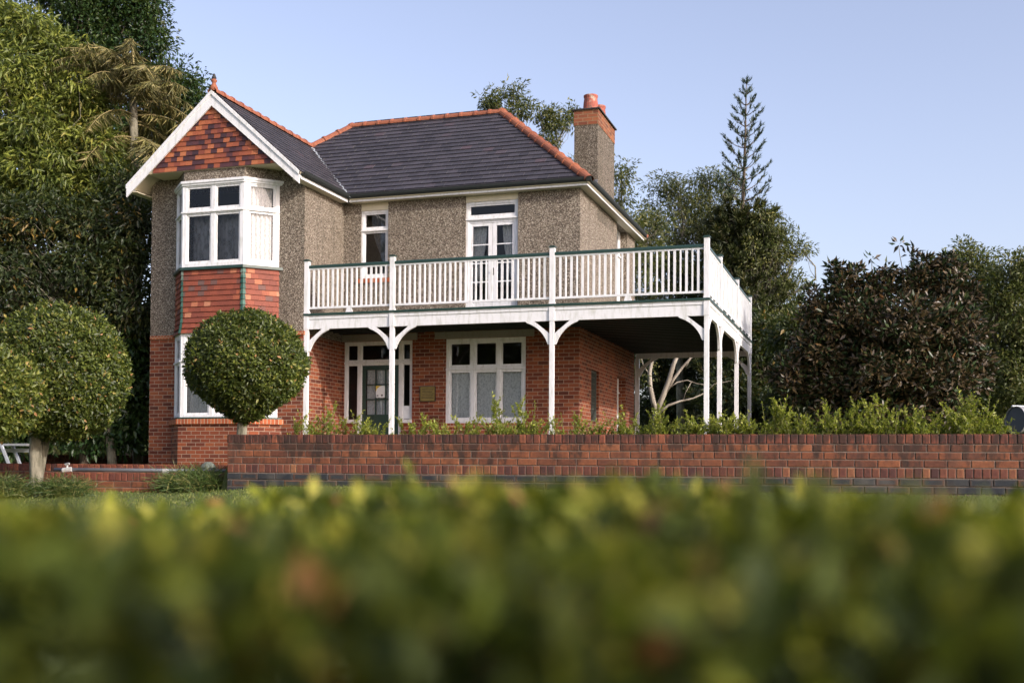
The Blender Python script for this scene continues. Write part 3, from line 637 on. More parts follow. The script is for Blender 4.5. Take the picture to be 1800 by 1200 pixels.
def railing(p, q, indiv=True, gap=.118):
    p = np.array([*p, 0.]); q = np.array([*q, 0.]); L = float(np.linalg.norm(q-p)); d = (q-p)/L; s = np.cross(d, K); a, b = .05, L-.05
    m = MB(); m.fbox(p, d, s, a, b, -.022, .022, 3.50, 3.545); m.fbox(p, d, s, a, b, -.018, .018, 4.375, 4.41)
    for mid in ([L/2] if indiv and p[1] == q[1] else [L*(i+.5)/4 for i in range(4)]):
      V = [p+d*(mid+u)+s*w+K*z for w in (-.02, .02) for (u, z) in ((-.085, 3.396), (.085, 3.396), (.05, 3.50), (-.05, 3.50))]
      m.raw(V, [(0, 1, 2, 3), (7, 6, 5, 4), (0, 4, 5, 1), (1, 5, 6, 2), (2, 6, 7, 3), (3, 7, 4, 0)])
    o = m.build('balustrade', WHITE, house)
    h = MB(); h.fbox(p, d, s, a-.01, b+.01, -.035, .035, 4.41, 4.45); h.tube([p+d*(a-.01)+K*4.445, p+d*(b+.01)+K*4.445], .034, 10); h.build('handrail', GREEN, o)
    n = round((b-a)/gap); sp_ = (b-a)/n; al = MB()
    for i in range(1, n):
        w = .025 if i % 2 else .0145; u = a+sp_*i; tz = .010 if i % 2 else .02
        if indiv:
            al = MB()
        al.fbox(p, d, s, u-w, u+w, -tz, tz, 3.54, 4.38)
        if indiv: al.build('baluster', WHITE, o)
    if not indiv: al.build('baluster', WHITE, o)['kind'] = 'stuff'
for (p, q) in zip(PF, PF[1:]): railing(p, q)
railing(PF[3], PS[0]); railing(PS[0], PS[1], False); railing(PS[1], PS[2], False); railing((3.09, 5.95), (.05, 5.95), False)
# ================================================================== GROUND AND GARDEN WALLS
WA = at(400, 765, 14.3); WB = at(1800, 765, 11.95); WA[2] = 0; WB[2] = 0
WT = unit(WB-WA); WN = np.cross(WT, K)     # WN points to the eye
WL = float((WB-WA)@WT)
def wp(u, v, z=0.): return WA+WT*u-WN*v+K*z          # v grows away from the eye
def gz(u, v):
    s = 1/(1+math.exp(max(-30, min(30, -(u-.2)*3)))); front = -.36+.12*s-(.0 if v > 0 else min(1.1, -v*.085))-.025*max(0, min(1, (u-1)/8))
    if u > -.1: return front if v < .1 else -.03
    return front if v < .5 else (-.13 if v < 1.42 else -.03)
def axis(lims, core):
    a = [-900, -500, -250, -120, -60, -30, -20]+core+[20, 30, 60, 120, 250, 500, 900]; return sorted(set(a))
us = axis(0, [-14, -10, -8, -6, -5, -4, -3, -2.4, -1.8, -1.2, -.7, -.3, -.12, -.08, .2, .5, 1, 1.5, 2, 3, 4, 5, 6, 7, 8, 9, 10, 11, 12, 14])
vs = axis(0, [-16, -14, -12, -10, -8, -7, -6, -5, -4, -3, -2.4, -1.8, -1.2, -.8, -.5, -.25, -.1, .0, .06, .12, .3, .46, .54, .8, 1.1, 1.38, 1.46, 2, 3, 5, 8, 12, 16])
gv = np.array([wp(u, v, gz(u, v)) for v in vs for u in us]); nu = len(us)
gf = np.array([(j*nu+i, j*nu+i+1, (j+1)*nu+i+1, (j+1)*nu+i) for j in range(len(vs)-1) for i in range(nu-1)])
tg = NT('lawn_ground'); nz = tg.noise(1.3, 5); n2 = tg.noise(60, 3)
cg = tg.mix(.5, tg.ramp(nz, [(.3, (.045, .075, .015)), (.7, (.11, .14, .03))]), tg.ramp(n2, [(.3, (.03, .05, .01)), (.7, (.17, .2, .05))])); tg.bump(n2, .02)
GRASSM = tg.base(cg, .9)
tag(npmesh('ground', gv, gf, np.zeros(len(gv)), GRASSM), kind='structure')
gvb = MB(); gvb.prism([(-9.8, -1.9, -.028), (-6, -1.9, -.028), (3.4, -1.96, -.028), (3.4, 6.2, -.028), (-9.8, 6.2, -.028)], (0, 0, .03)); tag(gvb.build('paving', m_plain('paving_brick', (.09, .05, .035), .85, 0, .4, 5)), kind='structure')
# lawn blades in front of the wall
n = 26000; uu = NR.uniform(-2.6, 9.5, n); vv = -NR.uniform(-.06, 1.0, n)**1*3.2
P = np.array([wp(a, b, gz(a, b)-.004) for a, b in zip(uu, vv)]); D = unit(NR.normal(0, .45, (n, 3))+[0, 0, 1]); Nn = NR.normal(0, 1, (n, 3))
BLADE = m_leaf('grass_blade', [(0, (.05, .09, .015)), (.7, (.13, .17, .035)), (1, (.28, .27, .09))], .6, .25)
tag(leaf_mesh('lawn_grass', [leaf_arrays(P, D, Nn, NR.uniform(.025, .05, n), NR.uniform(.006, .011, n), NR.random(n))], BLADE), kind='stuff')

MORT = m_plain('old_mortar', (.17, .135, .11), .9, 0, .4, 20)
WBR = m_tinted('wall_brick', [(0, (.10, .036, .021)), (.5, (.165, .056, .026)), (.85, (.20, .070, .031)), (1, (.24, .092, .042))], 30, .35, .85, .003, streak=.5, streakcol=(.03, .02, .018), patch=.3, patchcol=(.08, .05, .04), mildew=(-.02, .32))
WCO = m_tinted('coping_brick', [(0, (.09, .030, .022)), (.6, (.17, .052, .030)), (1, (.26, .09, .042))], 30, .35, .85, .003, streak=.4, streakcol=(.022, .018, .014), mildew=(.05, .36))
WHD = m_tinted('header_brick', [(0, (.055, .024, .022)), (.4, (.115, .038, .026)), (.75, (.175, .066, .034)), (1, (.24, .11, .052))], 30, .35, .85, .003, patch=.25, patchcol=(.05, .03, .025))
WBL = m_tinted('blue_brick', [(0, (.018, .022, .028)), (.4, (.030, .034, .038)), (.7, (.070, .044, .034)), (1, (.13, .055, .035))], 30, .35, .8, .003, patch=.4, patchcol=(.13, .12, .10))
def brick_band(mb, O, t, n, L, z0, h, bl, proud, off=0., th=.11, g=.005):
    u = -off
    while u < L:
        a, b = max(u+g, 0), min(u+bl-g, L)
        if b-a > .02:
            mb.cur = min(1, max(0, R.gauss(.45, .24))); w = proud+R.uniform(-.002, .003); q = .006; zz = (z0+g+R.uniform(-.001, .001), z0+h-g)
            O_ = np.array(O, float); Pp = lambda uu, ww, z: O_+t*uu+n*ww+K*z
            mb.raw([Pp(a, 0, zz[0]), Pp(b, 0, zz[0]), Pp(b, 0, zz[1]), Pp(a, 0, zz[1]), Pp(a, w-q, zz[0]), Pp(b, w-q, zz[0]), Pp(b, w-q, zz[1]), Pp(a, w-q, zz[1]), Pp(a+q, w, zz[0]+q), Pp(b-q, w, zz[0]+q), Pp(b-q, w, zz[1]-q), Pp(a+q, w, zz[1]-q)],
                   [(4, 5, 9, 8), (5, 6, 10, 9), (6, 7, 11, 10), (7, 4, 8, 11), (0, 1, 5, 4), (1, 2, 6, 5), (2, 3, 7, 6), (3, 0, 4, 7)])
            ix, iz = min(.045, (b-a)*.25), .020; c_ = mb.cur; mb.cur = c_-.16*R.uniform(.3, 1.3)*mb.dark
            V8 = [Pp(a+q, w, zz[0]+q), Pp(b-q, w, zz[0]+q), Pp(b-q, w, zz[1]-q), Pp(a+q, w, zz[1]-q), Pp(a+ix, w+.0005, zz[0]+iz), Pp(b-ix, w+.0005, zz[0]+iz), Pp(b-ix, w+.0005, zz[1]-iz), Pp(a+ix, w+.0005, zz[1]-iz)]
            mb.raw(V8, [(4, 5, 6, 7), (0, 1, 5, 4), (1, 2, 6, 5), (2, 3, 7, 6), (3, 0, 4, 7)]); mb.t[-8:-4] = [min(1, c_+.12*mb.dark)]*4
        u += bl
gw_root = empty('garden_wall', tuple(wp(4, 0, -.3)), 'low red brick garden wall with brick on edge coping and dark blue base courses', 'garden wall')
LG = WL+3.2
core = MB(); core.fbox(WA, WT, WN, .006, LG, -.22, -.008, -.6, .392); core.fbox(WA, -WN, -WT, .03, 2.2, -.22, -.008, -.6, .392)
core.build('mortar_core', MORT, gw_root)
def band(name, z0, h, bl, mat, proud=.0, off=0.):
    m = MB(); brick_band(m, WA-WN*.014, WT, WN, LG, z0, h, bl, .014+proud, off)
    brick_band(m, WA+WT*.014+WN*0, -WN, -WT, 2.2, z0, h, bl, .014+proud, off+.06)
    return m
cp_ = band('coping', .288, .112, .087, WCO, .004)
brick_band(cp_, WA+WN*.004+K*.0, WT, K, LG, 0, .001, .087, 0)  # placeholder row keeps joints aligned
cp_ = band('coping', .288, .112, .087, WCO, .004)
u = 0
while u < LG:
    cp_.cur = R.random(); cp_.fbox(WA, WT, WN, u+.004, min(u+.083, LG), -.225, .001, .386, .3995); u += .087
cp_.build('coping', WCO, gw_root, fix=False)
st = MB()
for k_, o_ in ((0, .0), (1, .12), (2, .03)):
    brick_band(st, WA-WN*.014, WT, WN, LG, .288-.086*(k_+1), .086, .24, .014, o_); brick_band(st, WA+WT*.014, -WN, -WT, 2.2, .288-.086*(k_+1), .086, .24, .014, o_+.06)
st.build('stretcher_courses', WBR, gw_root, fix=False)
band('h', -.085, .115, .087, WHD).build('header_course', WHD, gw_root, fix=False)
bl_ = MB(); bl_.dark = 3.2
for k_, o_ in ((0, .05), (1, .17), (2, .1), (3, .0)): brick_band(bl_, WA-WN*.014, WT, WN, LG, -.085-.086*(k_+1), .086, .24, .014+.003, o_)
bl_.build('base_courses', WBL, gw_root, fix=False)
# stepped planter edging on the left
def low_wall(name, label, p0, p1, z1, z0, cat='edging wall'):
    p0 = np.array(p0, float); p1 = np.array(p1, float); p0[2] = p1[2] = 0; t = unit(p1-p0); n = np.cross(t, K); L = float(np.linalg.norm(p1-p0))
    r = empty(name, tuple(p0+t*L*.5+K*z0), label, cat)
    m = MB(); m.fbox(p0, t, n, 0, L, -.22, -.008, z0-.2, z1-.006); m.build('mortar_core', MORT, r)
    c = MB(); brick_band(c, p0-n*.014, t, n, L, z1-.112, .112, .087, .018); u = 0
    while u < L: c.cur = R.random(); c.fbox(p0, t, n, u+.004, min(u+.083, L), -.225, .001, z1-.012, z1); u += .087
    c.build('coping', WCO, r, fix=False)
    s = MB(); z = z1-.112; k = 0
    while z > z0: brick_band(s, p0-n*.014, t, n, L, z-.086, .086, .24, .014, .12*(k % 2)); z -= .086; k += 1
    s.build('stretcher_courses', WBR, r, fix=False)
    return r
low_wall('edging_wall', 'low front brick step with a grey pipe lying along it, left of the garden wall', atg(-60, 15.3, 0), wp(-.02, .42), -.10, -.45)
low_wall('edging_wall', 'low rear brick kerb at the foot of the gabled wing', atg(-60, 16.6, 0), wp(.0, 1.42), .015, -.2)
low_wall('edging_wall', 'far brick wall running left from the house corner', atg(-60, 29.3, 0), atg(268, 30.5, 0), .27, -.1)
pb = empty('pipe', tuple(atg(210, 15.2, -.1)), 'grey metal pipe lying along the low brick step at left', 'pipe'); m = MB()
m.tube([atg(96, 15.25, -.068), atg(200, 15.2, -.066), atg(398, 15.1, -.068)], .027, 10); m.build('pipe_run', m_plain('galvanised_pipe', (.16, .18, .2), .5, .5), pb, smooth=True)
m = MB(); c = atg(118, 15.2, -.04); m.tube([c+K*-.03, c+K*.05], .014, 8); m.tube([c+K*.045-CR*.03, c+K*.055+CR*.03], .016, 8); m.tube([c-CR*.06-K*.035, c+CR*.06-K*.02], .034, 8); m.build('tap', m_plain('pale_fitting', (.55, .56, .55), .5, .2), pb)
m = MB(); c = atg(292, 15.15, -.075); m.tube([c-CR*.04, c+CR*.04], .035, 10); m.build('coupling', m_plain('pale_fitting2', (.5, .5, .5), .5, .2), pb)

# bench
bn = empty('bench', tuple(atg(20, 17.8, -.15)), 'grey metal slatted bench half hidden behind the left clipped trees', 'bench')
GALV = m_plain('bench_metal', (.42, .44, .46), .4, .6, .2)
m = MB(); a = at(-120, 781, 17.8); b = at(52, 781, 17.8); d = unit(b-a); s = unit(np.cross(d, K)); La = float(np.linalg.norm(b-a))
for k_ in range(3): m.fbox(a+K*.0, d, s, 0, La, -.05+.13*k_-.2, .05+.13*k_-.2, -.02, .015)
m.build('seat', GALV, bn)
for q in (.25, La-.3):
    m = MB(); p = a+d*q; m.tube([p+s*-.25-K*.02+d*-.08, p+s*-.25-K*.36+d*.06], .03, 6); m.tube([p+s*.15-K*.02-d*.08, p+s*.15-K*.36+d*.06], .03, 6); m.pieces('leg', GALV, bn)
m = MB(); m.fbox(a-K*.09, d, s, 0, La, -.22, -.17, -.03, .03); m.build('cross_rail', GALV, bn)
# drum at the right edge
dr = empty('drum', tuple(atg(1830, 15.5, .3)), 'grey metal drum lying on its side behind the right end of the garden wall', 'drum')
DG = m_plain('drum_grey', (.30, .305, .31), .6, .1, .25, 6); DD = m_plain('drum_dark_end', (.045, .055, .07), .6, .1, .2)
c0 = at(1785, 738, 15.5); ax = unit(CR*.95+CF*.33); ax[2] = 0; ax = unit(ax)
m = MB(); m.tube([c0, c0+ax*.02, c0+ax*1.0], [.185, .19, .19], 28, False); m.tube([c0-ax*.006, c0+ax*.02], .196, 28, False); m.tube([c0+ax*.5, c0+ax*.53], .195, 28, False); m.build('shell', DG, dr, smooth=True)
m = MB(); m.tube([c0+ax*.012, c0+ax*.016], .187, 28); m.build('end_plate', DD, dr)
m = MB(); m.tube([c0+K*.19-ax*.06, c0+K*.195+ax*.35], .014, 8); m.tube([c0+K*.19+ax*.06, c0+K*.16+ax*.06], .03, 8); m.build('handle_bar', GALV, dr)
m = MB()
for q in (.12, .8): m.fbox(c0+ax*q, unit(np.cross(ax, K)), ax, -.15, .15, -.03, .03, -.75, -.16)
m.pieces('cradle', DD, dr)

# ================================================================== PLANTS
def curve(p, q, bend=.15, n=6, sag=0.):
    p = np.array(p, float); q = np.array(q, float); L = np.linalg.norm(q-p); o = NR.normal(0, bend*L*.5, 3); o2 = NR.normal(0, bend*L*.25, 3)
    return [p+(q-p)*s+o*math.sin(math.pi*s)+o2*math.sin(2*math.pi*s)-K*sag*math.sin(math.pi*s) for s in np.linspace(0, 1, n)]
def cluster_leaves(C, rc, m, L, W, out=None, droop=.3, up=.8, flat=.7, Lj=.35, axisbias=.7, tintb=.5, curl=.12, fold=.18):
    """m leaves around every cluster centre; C (n,3), out (n,3) outward direction"""
    n = len(C); N_ = n*m; c = np.repeat(C, m, 0); off = NR.normal(0, 1, (N_, 3)); off /= np.maximum(1, np.linalg.norm(off, axis=1, keepdims=True)/1.5); off *= rc*.6; off[:, 2] *= flat
    o = np.repeat(out, m, 0) if out is not None else np.zeros((N_, 3)); P = c+off
    D = unit(NR.normal(0, .6, (N_, 3))+unit(off)*axisbias+o*.5-np.array([0, 0, droop])); Nn = NR.normal(0, .6, (N_, 3))+[0, 0, up]+o*.4
    ct = np.repeat(NR.normal(0, .2, n), m); T = np.clip(tintb+ct+NR.normal(0, .16, N_), 0, 1)
    l = L*NR.uniform(1-Lj, 1+Lj, N_); return leaf_arrays(P, D, Nn, l, W*l/L, T, fold, curl)
def sample_lobe(c, r, n, shell=.5):
    d = unit(NR.normal(0, 1, (n, 3))); s = NR.random(n)**shell
    P = c+d*s[:, None]*np.array(r); return P, d
def tree(name, label, cat, base, fork, lobes, leafm, barkm, trunk_r=.2, ncl=40, mpl=22, rc=.4, L=.16, W=.05, droop=.3, up=.8, shell=.45, group=None, twig=.012, limbr=.07, tintb=.5, axisbias=.7, twigs=True, crownname='crown', flat=.7, curl=.12, limbs=True, trunkpts=None, vis_twig=1):
    base = np.array(base, float); fork = np.array(fork, float); r = empty(name, tuple(base), label, cat, group)
    tb = MB(); pts = trunkpts or curve(base-K*.2, fork, .05, 7); tb.tube(pts, list(np.linspace(trunk_r, trunk_r*.6, len(pts))), 9)
    sets = []; tot = sum(l[1][0]*l[1][2] for l in lobes)
    for (c, rad, *ex) in lobes:
        dens = ex[0] if ex else 1.; k = max(4, int(ncl*len(lobes)*rad[0]*rad[2]/tot*dens)); C, d = sample_lobe(np.array(c), rad, k, shell)
        if limbs:
            lp = curve(pts[-1] if R.random() < .6 else pts[-2], np.array(c)-K*rad[2]*.3, .14, 7); tb.tube(lp, list(np.linspace(limbr, limbr*.3, 7)), 6)
            if twigs:
                for q in C[::vis_twig]:
                    s = lp[R.choice((3, 4, 5, 6))]; tb.tube(curve(s, q, .12, 4), list(np.linspace(twig, twig*.35, 4)), 4, False)
        sets.append(cluster_leaves(C, rc, mpl, L, W, d, droop, up, flat, axisbias=axisbias, tintb=tintb, curl=curl))
    tb.build('trunk', barkm, r, smooth=True, fix=False); leaf_mesh(crownname, sets, leafm, r); return r
def lob(x, y, rpx, Z, ry=None, depth=1.0, dens=1.):
    """lobe centred where the photograph shows it, Z metres off, radius given in photo pixels there"""
    s = Z/F; return (at(x, y, Z), (rpx*s, rpx*s*depth, (ry or rpx)*s), dens)

BARKG = m_bark('grey_bark', (.09, .085, .06), (.27, .25, .19), 11); BARKD = m_bark('dark_bark', (.05, .04, .03), (.14, .11, .08)); BARKP = m_bark('pale_smooth_bark', (.20, .17, .135), (.42, .375, .31), 4)
LM_MANGO = m_leaf('drooping_leaf', [(0, (.035, .055, .012)), (.4, (.12, .15, .028)), (.85, (.22, .24, .042)), (1, (.25, .22, .045))], .42, .25)
LM_DARK = m_leaf('dark_leaf', [(0, (.010, .026, .008)), (.6, (.026, .055, .014)), (1, (.07, .10, .025))], .38, .15)
LM_UNDER = m_leaf('undergrowth_leaf', [(0, (.012, .022, .008)), (.55, (.035, .050, .016)), (.9, (.075, .075, .020)), (1, (.20, .13, .03))], .45, .2)
LM_EUC = m_leaf('eucalypt_leaf', [(0, (.030, .042, .012)), (.6, (.085, .100, .026)), (1, (.18, .17, .045))], .45, .2)
LM_PINE = m_leaf('pine_needle', [(0, (.016, .034, .022)), (.6, (.034, .062, .034)), (1, (.07, .09, .04))], .5, .05)
LM_PINEO = m_leaf('old_pine_needle', [(0, (.020, .030, .010)), (.6, (.050, .062, .018)), (1, (.11, .09, .03))], .5, .05)
LM_MAG = m_leaf('magnolia_leaf', [(0, (.012, .026, .010)), (.6, (.034, .058, .022)), (.9, (.06, .068, .025)), (1, (.12, .06, .02))], .38, .0, back=(.058, .040, .017), spec=.4)
LM_BOX = m_leaf('clipped_leaf', [(0, (.020, .034, .008)), (.45, (.060, .080, .014)), (.8, (.12, .150, .024)), (.92, (.22, .22, .045)), (1, (.40, .20, .10))], .42, .2, spec=.35)
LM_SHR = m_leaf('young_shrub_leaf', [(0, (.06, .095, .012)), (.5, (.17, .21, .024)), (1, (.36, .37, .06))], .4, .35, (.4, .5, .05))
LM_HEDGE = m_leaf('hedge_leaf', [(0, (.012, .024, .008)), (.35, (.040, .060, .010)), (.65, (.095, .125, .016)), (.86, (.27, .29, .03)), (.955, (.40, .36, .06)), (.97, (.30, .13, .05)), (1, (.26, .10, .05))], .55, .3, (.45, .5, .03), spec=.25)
LM_PALM = m_leaf('dry_palm_leaf', [(0, (.05, .06, .015)), (.5, (.17, .16, .05)), (1, (.36, .30, .13))], .5, .2, (.4, .3, .08))
GRD = -.05

# clipped ball trees
def topiary(name, label, cx, cy, rpx, rypx, Z, base, fork_px, nleaf, stems, cone=.0, group='ball shaped clipped trees'):
    s = Z/F; c = at(cx, cy, Z); rx, rz = rpx*s, rypx*s; base = np.array(base)
    r = empty(name, tuple(base), label, 'topiary tree', group)
    d = unit(NR.normal(0, 1, (nleaf, 3))); lump = 1+.018*np.sin(d[:, 0]*21+d[:, 2]*17)+.03*np.sin(d[:, 0]*9+cx)*np.sin(d[:, 2]*8+1)+.02*np.sin(d[:, 1]*13+d[:, 2]*11)
    rad = 1-np.abs(NR.normal(0, .085, nleaf)); rad[:nleaf//25] += NR.uniform(0, .07, nleaf//25); rad *= lump
    lo = np.clip(-d[:, 2], 0, 1); sh = 1-cone*lo**2.0*.60; P = c+d*rad[:, None]*np.stack([rx*sh, rx*sh, np.full(nleaf, rz)*(1-cone*.04*lo**3)], 1)
    D = unit(NR.normal(0, .75, (nleaf, 3))+d*.35+[0, 0, .15]); Nn = d*1.3+NR.normal(0, .55, (nleaf, 3))+[0, 0, .3]
    T = np.clip((.40 if cx > 0 else .54)+.25*NR.normal(0, 1, nleaf)+.10*np.sin(d[:, 0]*6+cy)*np.sin(d[:, 2]*7), 0, .90); e = NR.random(nleaf) < .03; T[e] = NR.uniform(.9, 1, e.sum())
    l = NR.uniform(.030, .076, nleaf); sets = [leaf_arrays(P, D, Nn, l, l*.48, T)]
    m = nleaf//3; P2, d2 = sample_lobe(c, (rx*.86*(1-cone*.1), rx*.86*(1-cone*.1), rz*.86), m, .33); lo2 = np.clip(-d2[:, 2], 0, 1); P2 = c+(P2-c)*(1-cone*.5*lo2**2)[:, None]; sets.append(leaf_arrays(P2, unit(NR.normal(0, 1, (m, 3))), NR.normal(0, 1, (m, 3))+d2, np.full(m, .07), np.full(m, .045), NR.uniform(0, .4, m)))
    leaf_mesh('crown', sets, LM_BOX, r); tb = MB()
    for (b_, f_, r0) in stems:
        f_ = np.array(f_); pts = curve(b_, f_, .04, 7); tb.tube(pts, list(np.linspace(r0, r0*.85, 7)), 10)
        for k_ in range(7): q, _ = sample_lobe(c, (rx*.7, rx*.7, rz*.6), 1); tb.tube(curve(f_, q[0], .1, 5), list(np.linspace(r0*.5, .012, 5)), 6)
    tb.build('trunk', BARKG, r, smooth=True, fix=False); return r
topiary('topiary_tree', 'round clipped tree in front of the bay window, its trunk rising behind the garden wall', 433, 646, 105, 99, 16.5, atg(424, 16.5, -.05), None, 42000,
        [(atg(423, 16.5, -.1), at(427, 722, 16.5), .085)], cone=.9)
topiary('topiary_tree', 'largest round clipped tree, on a pale forked trunk left of the house', 103, 655, 118, 119, 14.5, atg(62, 14.5, -.38), None, 46000,
        [(atg(60, 14.5, -.42), at(66, 752, 14.5), .088), (atg(66, 14.62, -.42), at(86, 745, 14.62), .058)])
topiary('topiary_tree', 'round clipped tree cut by the left edge of the picture', -30, 693, 98, 86, 12.2, atg(-30, 12.2, -.45), None, 30000,
        [(atg(-32, 12.2, -.5), at(-28, 765, 12.2), .08)])
# hanging leafy shoots under the big ball tree
# shrubs along the top of the wall
def shrub_mesh(seed, h, dens=1.):
    rg = np.random.default_rng(seed); st = MB(); Ps, Ds, Ns, Ls, Ts = [], [], [], [], []
    for k in range(int(7*dens)):
        lean = rg.normal(0, .22, 2); hh = h*rg.uniform(.5, 1.05); b0 = np.array([rg.normal(0, .05), rg.normal(0, .05), -.05]); tip = np.array([b0[0]+lean[0]*hh*1.2, b0[1]+lean[1]*hh, hh]); sgs = 9
        bow = rg.normal(0, .04, 3); pts = [b0+(tip-b0)*s+bow*math.sin(math.pi*s) for s in np.linspace(0, 1, sgs)]
        st.tube(pts, list(np.linspace(.007, .002, sgs)), 4, False); ax = [pts]
        for j in range(6):
            s = rg.uniform(.3, .9); i = int(s*(sgs-1)); a = rg.uniform(0, 6.28); q = pts[i]+np.array([math.cos(a)*.10, math.sin(a)*.10, .13])*rg.uniform(.6, 1.3); ax.append([pts[i], (pts[i]+q)/2, q]); st.tube([pts[i], q], .002, 3, False)
        for line in ax:
            line = np.array(line); m = int(42 if len(line) > 3 else 18); s = rg.uniform(.12 if len(line) > 3 else .1, 1, m)*(len(line)-1); i = np.minimum(s.astype(int), len(line)-2); f = (s-i)[:, None]; P = line[i]*(1-f)+line[i+1]*f; d = unit(line[-1]-line[0])
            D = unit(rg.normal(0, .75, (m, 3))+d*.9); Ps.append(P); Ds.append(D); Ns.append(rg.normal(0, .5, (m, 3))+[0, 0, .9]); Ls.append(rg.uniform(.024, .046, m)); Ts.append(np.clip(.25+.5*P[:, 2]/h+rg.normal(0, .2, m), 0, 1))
    P, D, N_, L_, T = [np.concatenate(q) for q in (Ps, Ds, Ns, Ls, Ts)]
    return leaf_arrays(P, D, N_, L_, L_*.5, T), st
protos = []
STEM = m_bark('green_stem', (.10, .11, .04), (.22, .2, .09), 20)
for i in range(9):
    hgt = (.50, .62, .42, .56, .70, .46, .60, .52, .66)[i]; la, st = shrub_mesh(100+i, hgt, (1, 1.2, .9, 1.1, 1, 1.2, 1.3, .8, 1.1)[i])
    r = empty('shrub', (0, 0, 0), None, 'shrub', 'young shrubs behind the garden wall'); leaf_mesh('foliage', [la], LM_SHR, r); st.build('stems', STEM, r, fix=False); protos.append(r)
used = [False]*9; ns = 0
xs_ = [528, 552, 576, 601, 628, 645, 662, 690, 712, 726, 752, 777, 806, 830, 858, 880, 905, 930, 958, 985, 1003, 1030, 1047, 1070, 1090, 1112, 1140, 1160, 1182, 1205, 1232, 1255, 1277, 1300, 1325, 1349, 1372, 1396, 1420, 1444, 1466, 1492, 1513, 1535, 1558, 1580, 1604, 1625, 1648, 1668, 1690, 1708, 1724, 1742]
for x in xs_:
    i = R.randrange(9)
    if x in (880, 905, 1003, 1349, 1724): i = 4
    o = protos[i]
    if used[i]:
        q = o.copy(); COL.objects.link(q)
        for chd in list(o.children): k_ = chd.copy(); COL.objects.link(k_); k_.parent = q
        o = q
    used[i] = True
    # place on a line 0.3 m behind the wall
    d = at(x, 765, 1)-EYE; Dn = (WA-WN*.36-EYE); tt = (Dn@WN)/(d@WN); p = EYE+d*tt
    dens = .78 if x < 1110 else 1.0
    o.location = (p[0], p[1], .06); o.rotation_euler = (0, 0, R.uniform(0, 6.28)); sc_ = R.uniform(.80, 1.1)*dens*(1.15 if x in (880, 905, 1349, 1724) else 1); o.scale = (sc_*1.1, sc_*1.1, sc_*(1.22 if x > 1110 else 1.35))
    if x < 1110: o['label'] = 'sparse young green shrub behind the garden wall in front of the house and verandah'; o['group'] = 'sparse young shrubs before the house'
    else: o['label'] = 'young yellow green shrub in the dense row behind the right half of the garden wall'; o['group'] = 'dense young shrubs right of the house'
# soil behind wall
so = MB(); so.fbox(WA, WT, -WN, .25, LG, .21, .9, -.1, .12); tag(so.build('soil', m_plain('dark_soil', (.045, .032, .022), .95, 0, .5, 9)), kind='structure')

# grass tufts
GT = m_leaf('tuft_blade', [(0, (.03, .06, .012)), (.7, (.07, .11, .025)), (1, (.22, .2, .07))], .5, .2)
def tuft(label, x, Z, z, wpx, h, n, label2=None):
    c = atg(x, Z, z); s = wpx*Z/F; r = empty('grass_tuft', tuple(c), label, 'grass tuft', 'mondo grass tufts on the left')
    P = c+np.stack([NR.normal(0, s*.42, n), NR.normal(0, s*.3, n), np.zeros(n)], 1); P = c+CR*((P-c)@[1, 0, 0])[:, None]+CF*((P-c)@[0, 1, 0])[:, None]; P[:, 2] = z-.02
    sets = []; D = unit(NR.normal(0, .42, (n, 3))+[0, 0, 1.]); L_ = h*NR.uniform(.5, 1.0, n); T = NR.random(n); N_ = NR.normal(0, 1, (n, 3)); N_[:, 2] = .3
    # three segment arching blades
    for k in range(3):
        W_ = np.full(n, .007-.0015*k); sets.append(leaf_arrays(P, D, N_, L_*.42, W_*1.6, T, .1, 0)); P = P+D*(L_*.36)[:, None]; D = unit(D+np.stack([D[:, 0]*.6, D[:, 1]*.6, np.full(n, -.42)], 1))
    leaf_mesh('blades', sets, GT, r)
tuft('arching dark grass tuft against the left end of the garden wall', 352, 14.75, -.33, 62, .42, 3400)
tuft('dark grass tuft left of the pale forked trunk', 8, 14.2, -.38, 48, .36, 1400)
tuft('dark grass tuft right of the pale forked trunk', 112, 14.3, -.38, 42, .34, 1300)
sb = MB(); c = atg(366, 15.6, -.02); sb.lathe(c-K*.05, [(.10, 0), (.11, .05), (.08, .10), (.03, .125)], 9); tag(sb.build('stone', m_plain('mossy_stone', (.14, .16, .13), .9, 0, .3), loc=tuple(c)), 'small grey green stone behind the grass tuft at the foot of the bay', 'stone')

